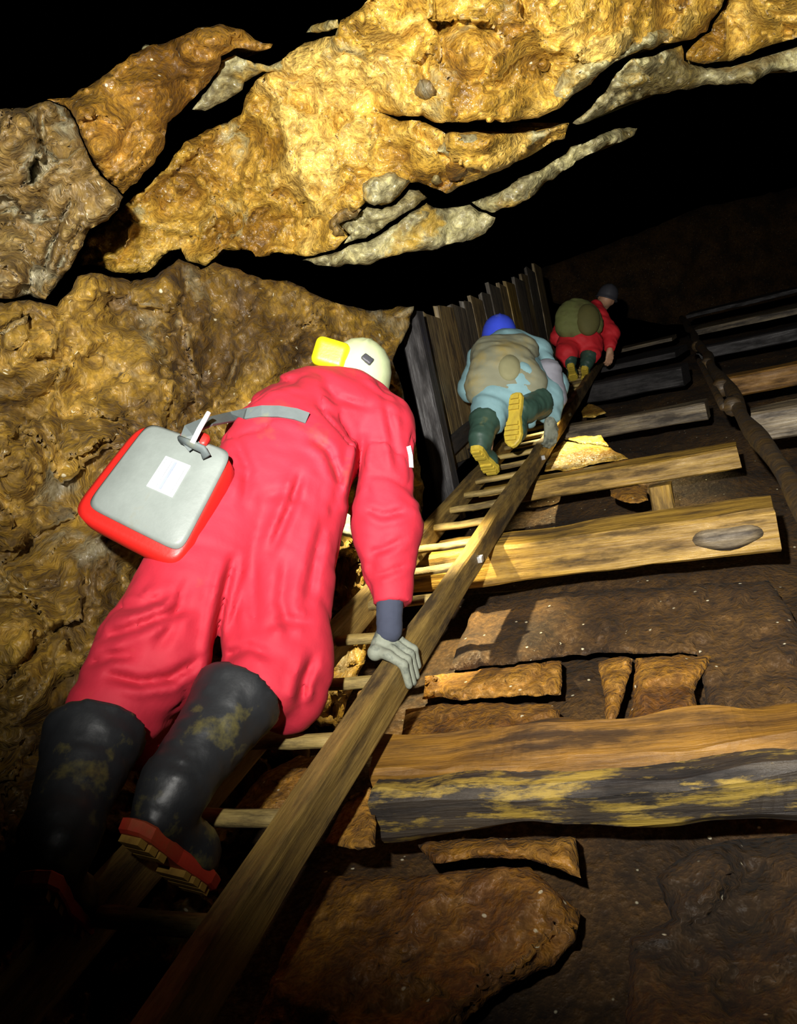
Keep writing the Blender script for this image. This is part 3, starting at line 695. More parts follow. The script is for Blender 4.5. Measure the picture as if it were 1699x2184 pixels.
def pleats(lines):
    """explicit cloth folds: (outline in picture pixels, half width m, depth m)"""
    Ci = np.linalg.inv(C2W)
    def g(p):
        c = (p - CAMP) @ Ci.T; t = -c[..., 2]
        x = c[..., 0] / t * FPX + IMG_W / 2; yv = IMG_H / 2 - c[..., 1] / t * FPX
        out = np.zeros(x.shape)
        for line, w_, dp in lines:
            l = np.array(line, float); best = np.full(x.shape, 1e9); sg = np.zeros(x.shape); fade = np.zeros(x.shape)
            n_ = len(l) - 1
            for k_ in range(n_):
                a, b = l[k_], l[k_ + 1]; ab = b - a; L_ = np.hypot(*ab)
                h = ((x - a[0]) * ab[0] + (yv - a[1]) * ab[1]) / L_ ** 2
                hc = np.clip(h, 0, 1)
                dx = x - a[0] - hc * ab[0]; dy = yv - a[1] - hc * ab[1]
                d_ = np.hypot(dx, dy); s_ = np.sign(ab[0] * dy - ab[1] * dx)
                m = d_ < best; best = np.where(m, d_, best); sg = np.where(m, s_, sg); fade = np.where(m, (k_ + hc) / n_, fade)
            u = best * t / FPX / w_
            amp = dp * np.clip(np.sin(np.pi * np.clip(fade * 0.9 + 0.05, 0, 1)) * 1.5, 0, 1)
            out = out + amp * (np.exp(-u ** 2) - 0.55 * np.exp(-((u - 2.2) / 1.2) ** 2) * (0.7 + 0.3 * sg))
        return out
    return g

SOLE = [(-0.13, 0.0), (-0.126, 0.022), (-0.105, 0.034), (-0.06, 0.034), (-0.01, 0.030), (0.04, 0.041), (0.08, 0.047), (0.115, 0.038), (0.136, 0.018), (0.142, 0.0)]
def make_boot(parent, heel, toe, top, mat, solemat, treadmat, shaft_r=0.075, sc=1.0, treads=True, name='boot'):
    """heel, toe: world points on the sole; top: centre of the shaft opening"""
    heel, toe, top = (np.array(q, float) for q in (heel, toe, top))
    f = (toe - heel) / np.linalg.norm(toe - heel)
    u = top - heel; u = u - f * u.dot(f); u /= np.linalg.norm(u)
    s = np.cross(f, u); c = (heel + toe) / 2
    def q(a, b, h): return c + f * a * sc + s * b * sc + u * h * sc
    ank = q(-0.075, 0, 0.10)
    tv = (top - ank) / np.linalg.norm(top - ank)
    pr = [cone(top, top + tv * 0.05, shaft_r, shaft_r), cone(ank, top, 0.064 * sc, shaft_r), cone(q(-0.085, 0, 0.045), ank, 0.042 * sc, 0.060 * sc),
          cone(q(-0.07, 0, 0.055), q(0.05, 0, 0.045), 0.042 * sc, 0.043 * sc), cone(q(0.05, 0, 0.042), q(0.098, 0, 0.036), 0.043 * sc, 0.034 * sc),
          cone(q(0.06, 0.008, 0.03), q(0.06, -0.008, 0.03), 0.036 * sc, 0.036 * sc)]
    o = sdf_obj(name, pr, mat, parent, 0.008, 0.03, cuts=[(q(0, 0, 0.012), -u), (top, tv)], wr=folds(0.005, 16, tv))
    ring = [(a, b) for a, b in SOLE] + [(a, -b) for a, b in SOLE[-2:0:-1]]
    n = len(ring); v = []
    for h, g in ((-0.004, 0.98), (0.0, 1.04), (0.018, 1.06), (0.022, 1.0)):
        v += [q(a * g, b * g, h) for a, b in ring]
    fs = []
    for k in range(3):
        for i in range(n): fs.append([k * n + i, (k * n + (i + 1) % n), (k + 1) * n + (i + 1) % n, (k + 1) * n + i])
    fs.append(list(range(n))[::-1]); fs.append([3 * n + i for i in range(n)])
    so = mesh_obj('sole', v, fs, solemat, o, False)
    if treads:
        for a, wdt, ln in ((-0.108, .022, .016), (-0.08, .027, .016), (-0.052, .028, .016), (0.03, .032, .014), (0.056, .038, .014), (0.082, .038, .014), (0.108, .028, .014)):
            v = [q(a + sa * ln / 2 * 1.3, sb * wdt, hh) for hh in (-0.003, -0.016) for sa, sb in ((-1, -1), (1, -1), (1, 1), (-1, 1))]
            mesh_obj('tread', v, [[0, 1, 2, 3], [7, 6, 5, 4], [0, 4, 5, 1], [1, 5, 6, 2], [2, 6, 7, 3], [3, 7, 4, 0]], treadmat, so if so.parent is None else o, False)
    return o
def hand_prims(wrist, fdir, nrm, side, curl=0.9, sc=1.0):
    """fdir: wrist to knuckles; nrm: back of hand; side: +1 thumb towards cross(fdir,nrm)"""
    w0 = np.array(wrist, float); F = frame(fdir, nrm); r, f, u = F[0] * side, F[1], F[2]
    pr = [cone(w0, w0 + f * 0.03 * sc, 0.028 * sc, 0.030 * sc)]
    kn = []
    for i, o in enumerate((0.033, 0.011, -0.011, -0.032)):
        kp = w0 + f * (0.092 - 0.004 * abs(i - 1)) * sc + r * o * sc
        pr.append(cone(w0 + f * 0.02 * sc + r * o * 0.6 * sc, kp, 0.018 * sc, 0.0125 * sc)); kn.append(kp)
    fing = []
    for i, (kp, L) in enumerate(zip(kn, (0.040, 0.045, 0.042, 0.033))):
        p = kp; a = curl * 0.6
        for j in range(3):
            dirv = f * math.cos(a) - u * math.sin(a)
            e = p + dirv * L * (1.0, 0.75, 0.6)[j] * sc
            fing.append(cone(p, e, (0.0105, 0.0095, 0.0085)[j] * sc, (0.0095, 0.0085, 0.0075)[j] * sc)); p = e; a += curl
    tb = w0 + f * 0.03 * sc + r * 0.026 * sc
    t1 = tb + (f * 0.6 + r * 0.6 - u * 0.5) * 0.045 * sc; t2 = t1 + (f * 0.8 - u * 0.75 + r * 0.1) * 0.034 * sc
    fing += [cone(tb, t1, 0.015 * sc, 0.0115 * sc), cone(t1, t2, 0.0115 * sc, 0.009 * sc)]
    return pr, fing
def head_prims(c, F, sc=1.0):
    r, f, u = F
    return [ell(c + u * 0.02 * sc, F, np.array([0.075, 0.095, 0.10]) * sc), ell(c + f * 0.035 * sc - u * 0.05 * sc, F, np.array([0.055, 0.055, 0.06]) * sc),
            cone(c + f * 0.09 * sc - u * 0.0 * sc, c + f * 0.112 * sc - u * 0.025 * sc, 0.010 * sc, 0.013 * sc),
            ell(c + f * 0.082 * sc - u * 0.058 * sc, F, np.array([0.024, 0.014, 0.008]) * sc),
            ell(c + r * 0.077 * sc, F, np.array([0.010, 0.022, 0.032]) * sc), ell(c - r * 0.077 * sc, F, np.array([0.010, 0.022, 0.032]) * sc)]
def make_helmet(parent, c, F, mat, sc=1.0, brim=1.0):
    """dome with a rim, a raised comb and a short peak"""
    r, f, u = F; v = []; n = 32; prof = [(1.10, -0.012), (1.12, -0.004), (1.02, 0.004), (1.0, 0.03), (0.93, 0.07), (0.78, 0.105), (0.52, 0.132), (0.22, 0.146)]
    rx, ry = 0.108 * sc, 0.130 * sc
    for q, h in prof:
        for i in range(n):
            a = 2 * math.pi * i / n; pk = 1.0
            if q > 1.05: pk = 1 + 0.22 * brim * max(0, math.sin(a)) ** 4
            comb = 0.006 * sc * math.exp(-(math.cos(a) / 0.22) ** 2) if q < 1 else 0
            v.append(c + r * math.cos(a) * rx * q + f * math.sin(a) * ry * q * pk + u * (h * sc + comb))
    v.append(c + u * 0.150 * sc)
    fs = []
    for k in range(len(prof) - 1):
        for i in range(n): fs.append([k * n + i, k * n + (i + 1) % n, (k + 1) * n + (i + 1) % n, (k + 1) * n + i])
    t = (len(prof) - 1) * n
    for i in range(n): fs.append([t + i, t + (i + 1) % n, t + n])
    o = mesh_obj('helmet', v, fs, mat, parent)
    md = o.modifiers.new('shell', 'SOLIDIFY'); md.thickness = 0.004; md.offset = -1
    return o
def rbox(name, c, F, size, mat, parent, vox=0.006, k=0.012, rr=0.25):
    """rounded block as one smooth solid"""
    r, f, u = F; s = np.array(size) / 2
    pr_c = np.array(c); hi = np.linalg.norm(s) + 0.02
    n = int(2 * hi / vox) + 2
    g = np.stack(np.meshgrid(*[pr_c[i] - hi + vox * np.arange(n) for i in range(3)], indexing='ij'), -1)
    l = np.abs((g - pr_c) @ np.array(F).T); rad = rr * s.min() * 2
    q = np.maximum(l - (s - rad), 0)
    d = np.linalg.norm(q, axis=-1) + np.minimum(np.max(l - (s - rad), -1), 0) - rad
    v, fc = surface_nets(d, pr_c - hi, vox)
    return mesh_obj(name, v, fc, mat, parent)
def eyes(parent, c, F, sc=1.0):
    r, f, u = F
    for s in (-1, 1):
        p = c + f * 0.083 * sc + r * s * 0.031 * sc + u * 0.008 * sc
        v = []; fs = []
        for j in range(5):
            for i in range(8):
                a = 2 * math.pi * i / 8; b = math.pi * (j + 0.5) / 5
                v.append(p + 0.011 * sc * (r * math.cos(a) * math.sin(b) + u * math.sin(a) * math.sin(b) + f * math.cos(b)))
        for j in range(4):
            for i in range(8): fs.append([j * 8 + i, j * 8 + (i + 1) % 8, (j + 1) * 8 + (i + 1) % 8, (j + 1) * 8 + i])
        mesh_obj('eye', v, fs, M['eyewhite'], parent)

def bvh_of(o):
    me = o.data; mw = WMx(o)
    return BVHTree.FromPolygons([mw @ v.co for v in me.vertices], [list(p.vertices) for p in me.polygons])
def on_surface(bvh, px, py, lift=0.006, fallback=2.0):
    o = Vector(CAMP); d = (P(px, py, 1.0) - o).normalized()
    h = bvh.ray_cast(o, d)
    if h[0] is None: return np.array(P(px, py, fallback))
    return np.array(h[0] + h[1] * lift if h[1].dot(d) < 0 else h[0] - d * lift)
def ribbon(name, pts, width, thick, nrm, mat, parent):
    pts = np.array(pts); n = len(pts); tan = np.gradient(pts, axis=0); v = []
    for k in range(n):
        t = tan[k] / np.linalg.norm(tan[k]); nn = np.array(nrm[k] if isinstance(nrm, list) else nrm, float); nn = nn - t * nn.dot(t); nn /= np.linalg.norm(nn)
        s = np.cross(t, nn)
        for a, b in ((-1, 0), (1, 0), (1, 1), (-1, 1)): v.append(pts[k] + s * a * width / 2 + nn * b * thick)
    f = []
    for k in range(n - 1):
        for i in range(4): f.append([k * 4 + i, k * 4 + (i + 1) % 4, (k + 1) * 4 + (i + 1) % 4, (k + 1) * 4 + i])
    f += [[3, 2, 1, 0], [4 * n - 4, 4 * n - 3, 4 * n - 2, 4 * n - 1]]
    return mesh_obj(name, v, f, mat, parent, False)
def A(*p): return np.array(P(*p))

# ================================================================== climber in the red coverall
p1 = empty('person', P(330, 1900, 1.35), 'climber in a red coverall and black boots, seen from behind, nearest on the ladder', 'person')
J = dict(pel=A(585, 1085, 1.86), hr=A(630, 1110, 1.90), hl=A(510, 1120, 1.88), kr=A(590, 1430, 1.63), kl=A(300, 1455, 1.585), ar=A(350, 1690, 1.34), al=A(112, 1800, 1.20),
         wa=A(600, 960, 2.0), ch=A(690, 900, 2.14), sr=A(805, 905, 2.13), sl=A(590, 880, 2.28), nk=A(735, 815, 2.26), er=A(825, 1120, 2.02), wr=A(832, 1290, 1.93),
         el=A(630, 1010, 2.60), wl=A(690, 1110, 2.66))
tor = frame(J['nk'] - J['pel'], CV(0, 0, 1))          # rows right, fwd(up the spine), up(=back side)
body_pr = [cone(J['pel'], J['ch'], 0.11, 0.13), cone(J['ch'], J['nk'], 0.10, 0.055), cone(J['sr'], J['sl'], 0.06, 0.06), cone(J['sr'], J['er'], 0.052, 0.042), cone(J['er'], J['wr'], 0.042, 0.03),
           cone(J['sl'], J['el'], 0.052, 0.042), cone(J['el'], J['wl'], 0.042, 0.03), cone(J['hr'], J['kr'], 0.085, 0.06), cone(J['hl'], J['kl'], 0.085, 0.06),
           cone(J['kr'], J['ar'], 0.05, 0.035), cone(J['kl'], J['al'], 0.05, 0.035)]
Fh = frame(CV(0.15, 0.28, -1.0), CV(0.36, 1.0, 0.30))
hc1 = A(752, 836, 2.27)
bd = sdf_obj('body', body_pr + [cone(J['nk'], hc1 - Fh[2] * 0.06, 0.052, 0.055)] + head_prims(hc1, Fh), M['skin'], p1, 0.012, 0.025)
eyes(bd, hc1, Fh)
suit_t = [ell(A(575, 1090, 1.87), tor, (0.185, 0.15, 0.135)), cone(A(555, 1060, 1.88), A(640, 1060, 1.88), 0.13, 0.13), cone(J['wa'], J['ch'], 0.160, 0.165), cone(A(575, 1010, 1.93), A(655, 990, 1.96), 0.145, 0.14),
           cone(A(650, 900, 2.17), A(745, 890, 2.15), 0.15, 0.14), cone(J['ch'], A(735, 838, 2.22), 0.13, 0.075), cone(A(795, 905, 2.14), A(600, 878, 2.28), 0.095, 0.10)]
suit_ar = [cone(A(806, 915, 2.12), J['er'], 0.102, 0.094), cone(J['er'], J['wr'], 0.094, 0.062), cone(A(760, 890, 2.15), A(806, 915, 2.12), 0.09, 0.10)]
suit_al = [cone(J['sl'], J['el'], 0.09, 0.075), cone(J['el'], J['wl'], 0.075, 0.055)]
suit_lr = [cone(A(624, 1100, 1.86), A(592, 1400, 1.67), 0.138, 0.116), cone(A(592, 1400, 1.67), A(615, 1490, 1.64), 0.116, 0.080), cone(A(604, 1430, 1.66), A(562, 1470, 1.56), 0.11, 0.08)]
suit_ll = [cone(A(488, 1110, 1.82), A(328, 1400, 1.58), 0.145, 0.120), cone(A(328, 1400, 1.58), A(262, 1500, 1.51), 0.120, 0.092), cone(A(262, 1490, 1.52), A(232, 1525, 1.47), 0.095, 0.085), cone(A(345, 1440, 1.62), A(295, 1615, 1.57), 0.08, 0.03)]
suit_gr = [suit_t, suit_ar, suit_al, suit_lr, suit_ll]
suit_pr = [q for g_ in suit_gr for q in g_]
f1 = creases(0.018, 6.0, CV(0.30, 0.9, -0.35), 0.22); f2 = creases(0.008, 11.0, CV(-0.75, 0.6, 0), 0.30); f3 = folds(0.004, 9.0, CV(0.45, 0.85, -0.2))
f4 = pleats([([(642, 1010), (620, 1080), (580, 1175)], 0.010, 0.022), ([(497, 1190), (480, 1260), (466, 1330), (452, 1440)], 0.010, 0.030), ([(215, 1362), (270, 1345), (340, 1318), (415, 1292)], 0.010, 0.018),
    ([(235, 1442), (300, 1455), (360, 1447), (430, 1405)], 0.010, 0.020), ([(250, 1300), (310, 1290), (370, 1262)], 0.009, 0.012), ([(668, 1400), (648, 1450), (640, 1500)], 0.010, 0.020), ([(776, 935), (766, 1000), (748, 1068)], 0.010, 0.030),
    ([(788, 1180), (820, 1172), (860, 1150)], 0.009, 0.012), ([(780, 1085), (815, 1100), (870, 1090)], 0.010, 0.014), ([(800, 1230), (830, 1220), (868, 1205)], 0.008, 0.010), ([(545, 835), (580, 815), (640, 812)], 0.010, 0.014),
    ([(690, 820), (720, 850), (790, 870)], 0.010, 0.012), ([(660, 930), (700, 960), (728, 1040)], 0.010, 0.014), ([(545, 1190), (540, 1270), (545, 1350)], 0.012, 0.010), ([(690, 1110), (670, 1200), (655, 1290)], 0.012, 0.014),
    ([(610, 1190), (600, 1280), (620, 1360)], 0.012, 0.013), ([(480, 1400), (530, 1380), (580, 1400)], 0.010, 0.012), ([(560, 1340), (610, 1320), (660, 1330)], 0.010, 0.010), ([(500, 930), (530, 1000), (520, 1080)], 0.012, 0.012),
    ([(820, 850), (835, 920), (850, 1000)], 0.010, 0.012), ([(400, 1240), (370, 1330), (330, 1390)], 0.012, 0.014), ([(190, 1420), (230, 1400), (290, 1395)], 0.009, 0.012), ([(560, 1060), (610, 1050), (650, 1070)], 0.012, 0.010)])
suit = sdf_obj('coverall', suit_pr, M['red'], p1, 0.0085, 0.05, cuts=[(J['wr'], J['wr'] - J['er']), (J['wl'], J['wl'] - J['el'])], wr=lambda g: f1(g) + f2(g) + f3(g) + f4(g), groups=suit_gr, k2=0.010)
suit['label'] = 'baggy red coverall with creases'
sb = bvh_of(suit)
# boots
b1 = make_boot(p1, P(278, 1775, 1.20), P(428, 1890, 1.36), P(512, 1482, 1.485), M['rubber'], M['solered'], M['mud'], 0.092, 1.0)
b1['label'] = 'black rubber boot with a red sole caked in mud'
b2 = make_boot(p1, P(72, 1890, 1.10), P(150, 2010, 1.26), P(205, 1560, 1.385), M['rubber'], M['solered'], M['mud'], 0.092, 1.0)
# cuff, glove
cuff = sdf_obj('cuff', [cone(A(831, 1275, 1.925), A(830, 1345, 1.885), 0.038, 0.036)], M['cuffblue'], p1, 0.006, 0.02, wr=folds(0.003, 40, CV(0, 1, 0)))
rail_t = np.array(LMAT.to_3x3() @ Vector((0, 1, 0))); rail_x = np.array(LMAT.to_3x3() @ Vector((1, 0, 0))); rail_z = np.array(LMAT.to_3x3() @ Vector((0, 0, 1)))
gl = W2L(P(868, 1400, 1.87)); gy = gl[1]
def GL(x, yv, z): return np.array(LW(x, yv, z))
gpr = [cone(A(828, 1345, 1.885), GL(RX - 0.005, gy, 0.050), 0.030, 0.028), cone(GL(RX - 0.01, gy - 0.035, 0.045), GL(RX - 0.01, gy + 0.035, 0.045), 0.022, 0.022)]
gf = []
for i, o in enumerate((-0.042, -0.014, 0.014, 0.041)):
    L = (0.0, 0.008, 0.006, -0.01)[i]
    gf.append([cone(GL(RX - 0.005, gy + o * 0.8, 0.048), GL(RX + 0.030, gy + o - 0.004, 0.040), 0.016, 0.0135), cone(GL(RX + 0.030, gy + o - 0.004, 0.040), GL(RX + 0.068, gy + o - 0.010, 0.012), 0.0135, 0.012),
              cone(GL(RX + 0.068, gy + o - 0.010, 0.012), GL(RX + 0.070 , gy + o - 0.016, -0.045 - L), 0.012, 0.010)])
gpr += [q for g_ in gf for q in g_]
gpr += [cone(GL(RX - 0.012, gy + 0.03, 0.045), GL(RX - 0.020, gy + 0.045, 0.0), 0.016, 0.013), cone(GL(RX - 0.020, gy + 0.045, 0.0), GL(RX - 0.017, gy + 0.050, -0.04), 0.013, 0.010)]
glove = sdf_obj('glove', gpr, M['glove'], p1, 0.0045, 0.006)
glove['label'] = 'grey glove gripping the ladder rail'
pr, fg = hand_prims(J['wl'], CV(0.75, -0.15, -0.2), CV(0.1, 0.5, 0.8), 1, 0.7, 1.05)
sdf_obj('glove', pr + fg, M['glove'], p1, 0.006, 0.01)
# white badge on the sleeve
badge = [on_surface(sb, x, yv, 0.004, 2.0) for x, yv in ((868, 952), (872, 972), (874, 998))]
ribbon('sleeve_badge', badge, 0.014, 0.002, CV(0.6, 0, 0.8), M['white'], p1)
# helmet, yellow case
hel = make_helmet(p1, hc1 + Fh[2] * 0.030, Fh, M['shell'], 0.98)
hel['label'] = 'pale greenish white climbing helmet'
yl = rbox('battery_case', A(706, 757, 2.16), frame(CV(0.30, 1, 0), CV(0, 0, 1)), (0.108, 0.090, 0.07), M['yellow'], hel, 0.006, rr=0.3); yl['label'] = 'bright yellow rounded case on the helmet'
hb = bvh_of(hel)
rbox('vent_cover', on_surface(hb, 783, 766, 0.0, 2.15), frame(CV(0.8, -0.6, 0), CV(0.4, 0.5, 1)), (0.026, 0.036, 0.014), M['darkplastic'], hel, 0.004)
tube('neck_band', [hc1 - Fh[0] * 0.085 - Fh[1] * 0.075 + Fh[2] * 0.012, hc1 - Fh[0] * 0.04 - Fh[1] * 0.108 + Fh[2] * 0.008, hc1 + Fh[0] * 0.01 - Fh[1] * 0.115 + Fh[2] * 0.006, hc1 + Fh[0] * 0.06 - Fh[1] * 0.098 + Fh[2] * 0.008], 0.013, M['darkplastic'], hel)
rbox('headlamp', hc1 + Fh[1] * 0.150 + Fh[2] * 0.06, Fh, (0.06, 0.04, 0.045), M['darkplastic'], hel)
spot('climber_headlamp', hc1 + Fh[1] * 0.185 + Fh[2] * 0.05, P(890, 1195, 2.7), 300, 64, 0.9, 0.015, (1.0, 0.86, 0.5))

# ---- satchel at the hip
sat = empty('satchel', P(300, 1190, 1.72), 'grey and red waterproof satchel hanging at the red climber\'s hip', 'bag')
QC = [A(300, 893, 1.74), A(508, 966, 1.68), A(382, 1216, 1.56), A(143, 1092, 1.62)]      # TL TR BR BL
bag_u = (QC[1] - QC[0] + QC[2] - QC[3]) / 2; bag_v = (QC[3] - QC[0] + QC[2] - QC[1]) / 2
bag_n = np.cross(bag_v, bag_u); bag_n /= np.linalg.norm(bag_n)
if bag_n.dot(np.array(CV(0, 0, 1))) < 0: bag_n = -bag_n
def BQ(u, v): return QC[0] * (1 - u) * (1 - v) + QC[1] * u * (1 - v) + QC[2] * u * v + QC[3] * (1 - u) * v
def outline(mu, mv, n=40, pw=5.0, cu=0.5, cv=0.5):
    r = []
    for i in range(n):
        a = 2 * math.pi * i / n; c, s = math.cos(a), math.sin(a)
        e = 2 / pw; r.append((cu + mu * math.copysign(abs(c) ** e, c), cv + mv * math.copysign(abs(s) ** e, s)))
    return r
def loft_bag(name, levels, mat, parent):
    n = 40; v = []; fs = []
    for mu, mv, pw, dz, cu, cv in levels: v += [BQ(a, b) + bag_n * dz for a, b in outline(mu, mv, n, pw, cu, cv)]
    for k in range(len(levels) - 1):
        for i in range(n): fs.append([k * n + i, k * n + (i + 1) % n, (k + 1) * n + (i + 1) % n, (k + 1) * n + i])
    fs.append(list(range(n))[::-1]); fs.append([(len(levels) - 1) * n + i for i in range(n)])
    return mesh_obj(name, v, fs, mat, parent)
loft_bag('gusset', [(0.42, 0.42, 7, -0.10, 0.5, 0.5), (0.47, 0.48, 7, -0.09, 0.5, 0.5), (0.49, 0.495, 7, -0.05, 0.49, 0.51), (0.485, 0.49, 7, -0.008, 0.49, 0.51), (0.45, 0.46, 7, 0.0, 0.5, 0.5)], M['redpvc'], sat)
pan = loft_bag('front_panel', [(0.42, 0.43, 10, -0.004, 0.53, 0.455), (0.43, 0.44, 10, 0.006, 0.53, 0.455), (0.40, 0.41, 8, 0.012, 0.53, 0.455), (0.2, 0.2, 5, 0.015, 0.53, 0.455)], M['greypvc'], sat)
pan['label'] = 'grey front panel'
fl = loft_bag('closure_tab', [(0.13, 0.05, 4, 0.010, 0.60, 0.02), (0.13, 0.06, 4, 0.020, 0.60, 0.02), (0.1, 0.04, 4, 0.024, 0.60, 0.02)], M['redpvc'], sat)
def bag_patch(name, u0, u1, v0, v1, dz, mat, parent):
    v = [BQ(a, b) + bag_n * (dz + h) for h in (0, 0.0025) for a, b in ((u0, v0), (u1, v0), (u1, v1), (u0, v1))]
    return mesh_obj(name, v, [[0, 1, 2, 3], [7, 6, 5, 4], [0, 4, 5, 1], [1, 5, 6, 2], [2, 6, 7, 3], [3, 7, 4, 0]], mat, parent, False)
lb = bag_patch('label_patch', 0.46, 0.70, 0.26, 0.55, 0.0155, M['white'], sat)
for a, b in ((0.472, 0.486), (0.664, 0.678)): bag_patch('printed_line', a, b, 0.28, 0.53, 0.0195, M['greyline'], lb)
bag_patch('printed_line', 0.565, 0.585, 0.28, 0.53, 0.0195, M['blueline'], lb)
bag_patch('printed_line', 0.530, 0.542, 0.28, 0.53, 0.0195, M['greyline'], lb)
# strap and buckle
sp = [A(415, 955, 1.66), A(398, 935, 1.66), A(405, 918, 1.68), A(440, 903, 1.73)] + [on_surface(sb, x, yv, 0.006, 1.9) for x, yv in ((500, 893), (530, 887), (560, 882), (595, 882), (630, 888), (655, 897))]
ribbon('strap', sp, 0.032, 0.006, CV(0.1, 0.3, 1), M['strap'], sat)
tube('buckle', [A(410, 945, 1.63), A(425, 915, 1.64), A(445, 880, 1.66)], 0.006, M['white'], sat)
tube('strap_loop', [A(385, 938, 1.66), A(410, 948, 1.64), A(432, 958, 1.64), A(440, 975, 1.64)], 0.014, M['strap'], sat, flat=0.5)

# ================================================================== climber with the blue helmet
p2 = empty('person', P(1040, 1000, 3.9), 'climber in light blue clothes and a blue helmet, middle of the three on the ladder', 'person')
K = dict(pel=A(1095, 830, 3.95), ch=A(1085, 760, 4.20), nk=A(1072, 735, 4.30), hl=A(1050, 840, 3.95), hr=A(1125, 840, 3.95), kl=A(1035, 880, 3.82), kr=A(1165, 850, 3.95), al=A(1035, 955, 3.72), ar=A(1120, 890, 3.82),
         sl=A(1030, 765, 4.25), sr=A(1140, 755, 4.2), er=A(1178, 825, 4.05), wr=A(1172, 895, 3.93), el=A(1005, 830, 4.35), wl=A(1040, 850, 4.6))
F2 = frame(CV(0.15, 0.15, -1.0), CV(0.0, 1.0, 0.25))
hc2 = A(1064, 722, 4.38)
bd2 = sdf_obj('body', [cone(K['pel'], K['ch'], 0.12, 0.13), cone(K['ch'], K['nk'], 0.1, 0.055), cone(K['sl'], K['sr'], 0.06, 0.06), cone(K['sr'], K['er'], 0.05, 0.04), cone(K['er'], K['wr'], 0.04, 0.028), cone(K['sl'], K['el'], 0.05, 0.04), cone(K['el'], K['wl'], 0.04, 0.028),
     cone(K['hl'], K['kl'], 0.08, 0.06), cone(K['kl'], K['al'], 0.055, 0.04), cone(K['hr'], K['kr'], 0.08, 0.06), cone(K['kr'], K['ar'], 0.055, 0.04), cone(K['nk'], hc2, 0.05, 0.05)] + head_prims(hc2, F2), M['skin'], p2, 0.015, 0.025)
eyes(bd2, hc2, F2)
s2 = [cone(K['pel'], K['ch'], 0.19, 0.17), cone(K['ch'], K['nk'], 0.13, 0.08), cone(K['sl'], K['sr'], 0.09, 0.10), cone(K['sr'], K['er'], 0.095, 0.088), cone(K['er'], K['wr'], 0.088, 0.06), cone(K['sl'], K['el'], 0.09, 0.08), cone(K['el'], K['wl'], 0.08, 0.05),
      cone(A(1060, 825, 3.96), A(1042, 890, 3.80), 0.14, 0.105), cone(K['hr'], K['kr'], 0.12, 0.09), cone(K['kr'], K['ar'], 0.09, 0.07)]
suit2 = sdf_obj('coverall', s2, M['lightblue'], p2, 0.013, 0.04, cuts=[(K['wr'], K['wr'] - K['er'])], wr=folds(0.012, 8, CV(0.5, 0.8, 0)))
sb2 = bvh_of(suit2)
make_boot(p2, P(1014, 960, 3.62), P(1050, 1008, 3.80), P(1036, 895, 3.78), M['greenrubber'], M['yellowsole'], M['yellowsole'], 0.085, 1.0)
make_boot(p2, P(1099, 852, 3.66), P(1092, 932, 3.62), P(1148, 858, 3.86), M['greenrubber'], M['yellowsole'], M['yellowsole'], 0.085, 1.05)
pad = sdf_obj('elbow_pad', [cone(A(1166, 795, 4.0), A(1180, 850, 3.97), 0.085, 0.078)], M['lavender'], p2, 0.012, 0.03, wr=folds(0.008, 14, CV(0, 1, 0)))
h2 = make_helmet(p2, hc2 + F2[2] * 0.0, F2, M['blueshell'], 1.0); h2['label'] = 'bright blue climbing helmet'
rbox('headlamp', A(1107, 715, 4.47), F2, (0.06, 0.05, 0.05), M['orange_lamp'], h2)
tube('cable_clip', [A(1062, 712, 4.26), A(1060, 700, 4.27), A(1061, 690, 4.3)], 0.012, M['white'], h2)
pr, fg = hand_prims(K['wr'], CV(0.1, -1.0, -0.1), CV(0.3, 0.2, 0.9), -1, 0.6)
sdf_obj('glove', pr + fg, M['glove'], p2, 0.007, 0.01)
pr, fg = hand_prims(K['wl'], CV(0.2, -0.3, -1), CV(0, 1, 0.2), 1, 0.8)
sdf_obj('glove', pr + fg, M['glove'], p2, 0.008, 0.01)
spot('middle_climber_headlamp', P(1116, 712, 4.56), P(1222, 930, 4.45), 190, 62, 0.9, 0.015, (1.0, 0.88, 0.5))
# pack over the back
pk = empty('backpack', P(1085, 870, 3.8), 'grey tan canvas pack over the middle climber\'s back, yellowed on one side', 'bag')
sdf_obj('pack_body', [ell(A(1075, 800, 3.93), np.array(frame(CV(0.1, 1, -0.35), CV(0, 0, 1))), (0.205, 0.20, 0.15)), cone(A(1030, 830, 3.90), A(1125, 825, 3.88), 0.10, 0.11), cone(A(1045, 760, 4.05), A(1105, 755, 4.05), 0.12, 0.12)], M['greycanvas'], pk, 0.012, 0.06, wr=folds(0.010, 9, CV(0.3, 1, 0)))
pkb = bvh_of([c for c in pk.children][0])
def disc(name, bvh, cx, cy, rx, ry, mat, parent, lift=0.006):
    v = [on_surface(bvh, cx, cy, lift + 0.006)]; n = 20
    for rr in (0.5, 0.9, 1.0):
        for i in range(n):
            a = 2 * math.pi * i / n; v.append(on_surface(bvh, cx + rx * rr * math.cos(a), cy + ry * rr * math.sin(a), lift + 0.006 if rr < 1 else -0.004))
    f = [[0, 1 + (i + 1) % n, 1 + i] for i in range(n)]
    for k in range(2):
        for i in range(n): f.append([1 + k * n + i, 1 + k * n + (i + 1) % n, 1 + (k + 1) * n + (i + 1) % n, 1 + (k + 1) * n + i])
    return mesh_obj(name, v, f, mat, parent)
disc('round_patch', pkb, 1086, 785, 24, 28, M['tanpatch'], pk)

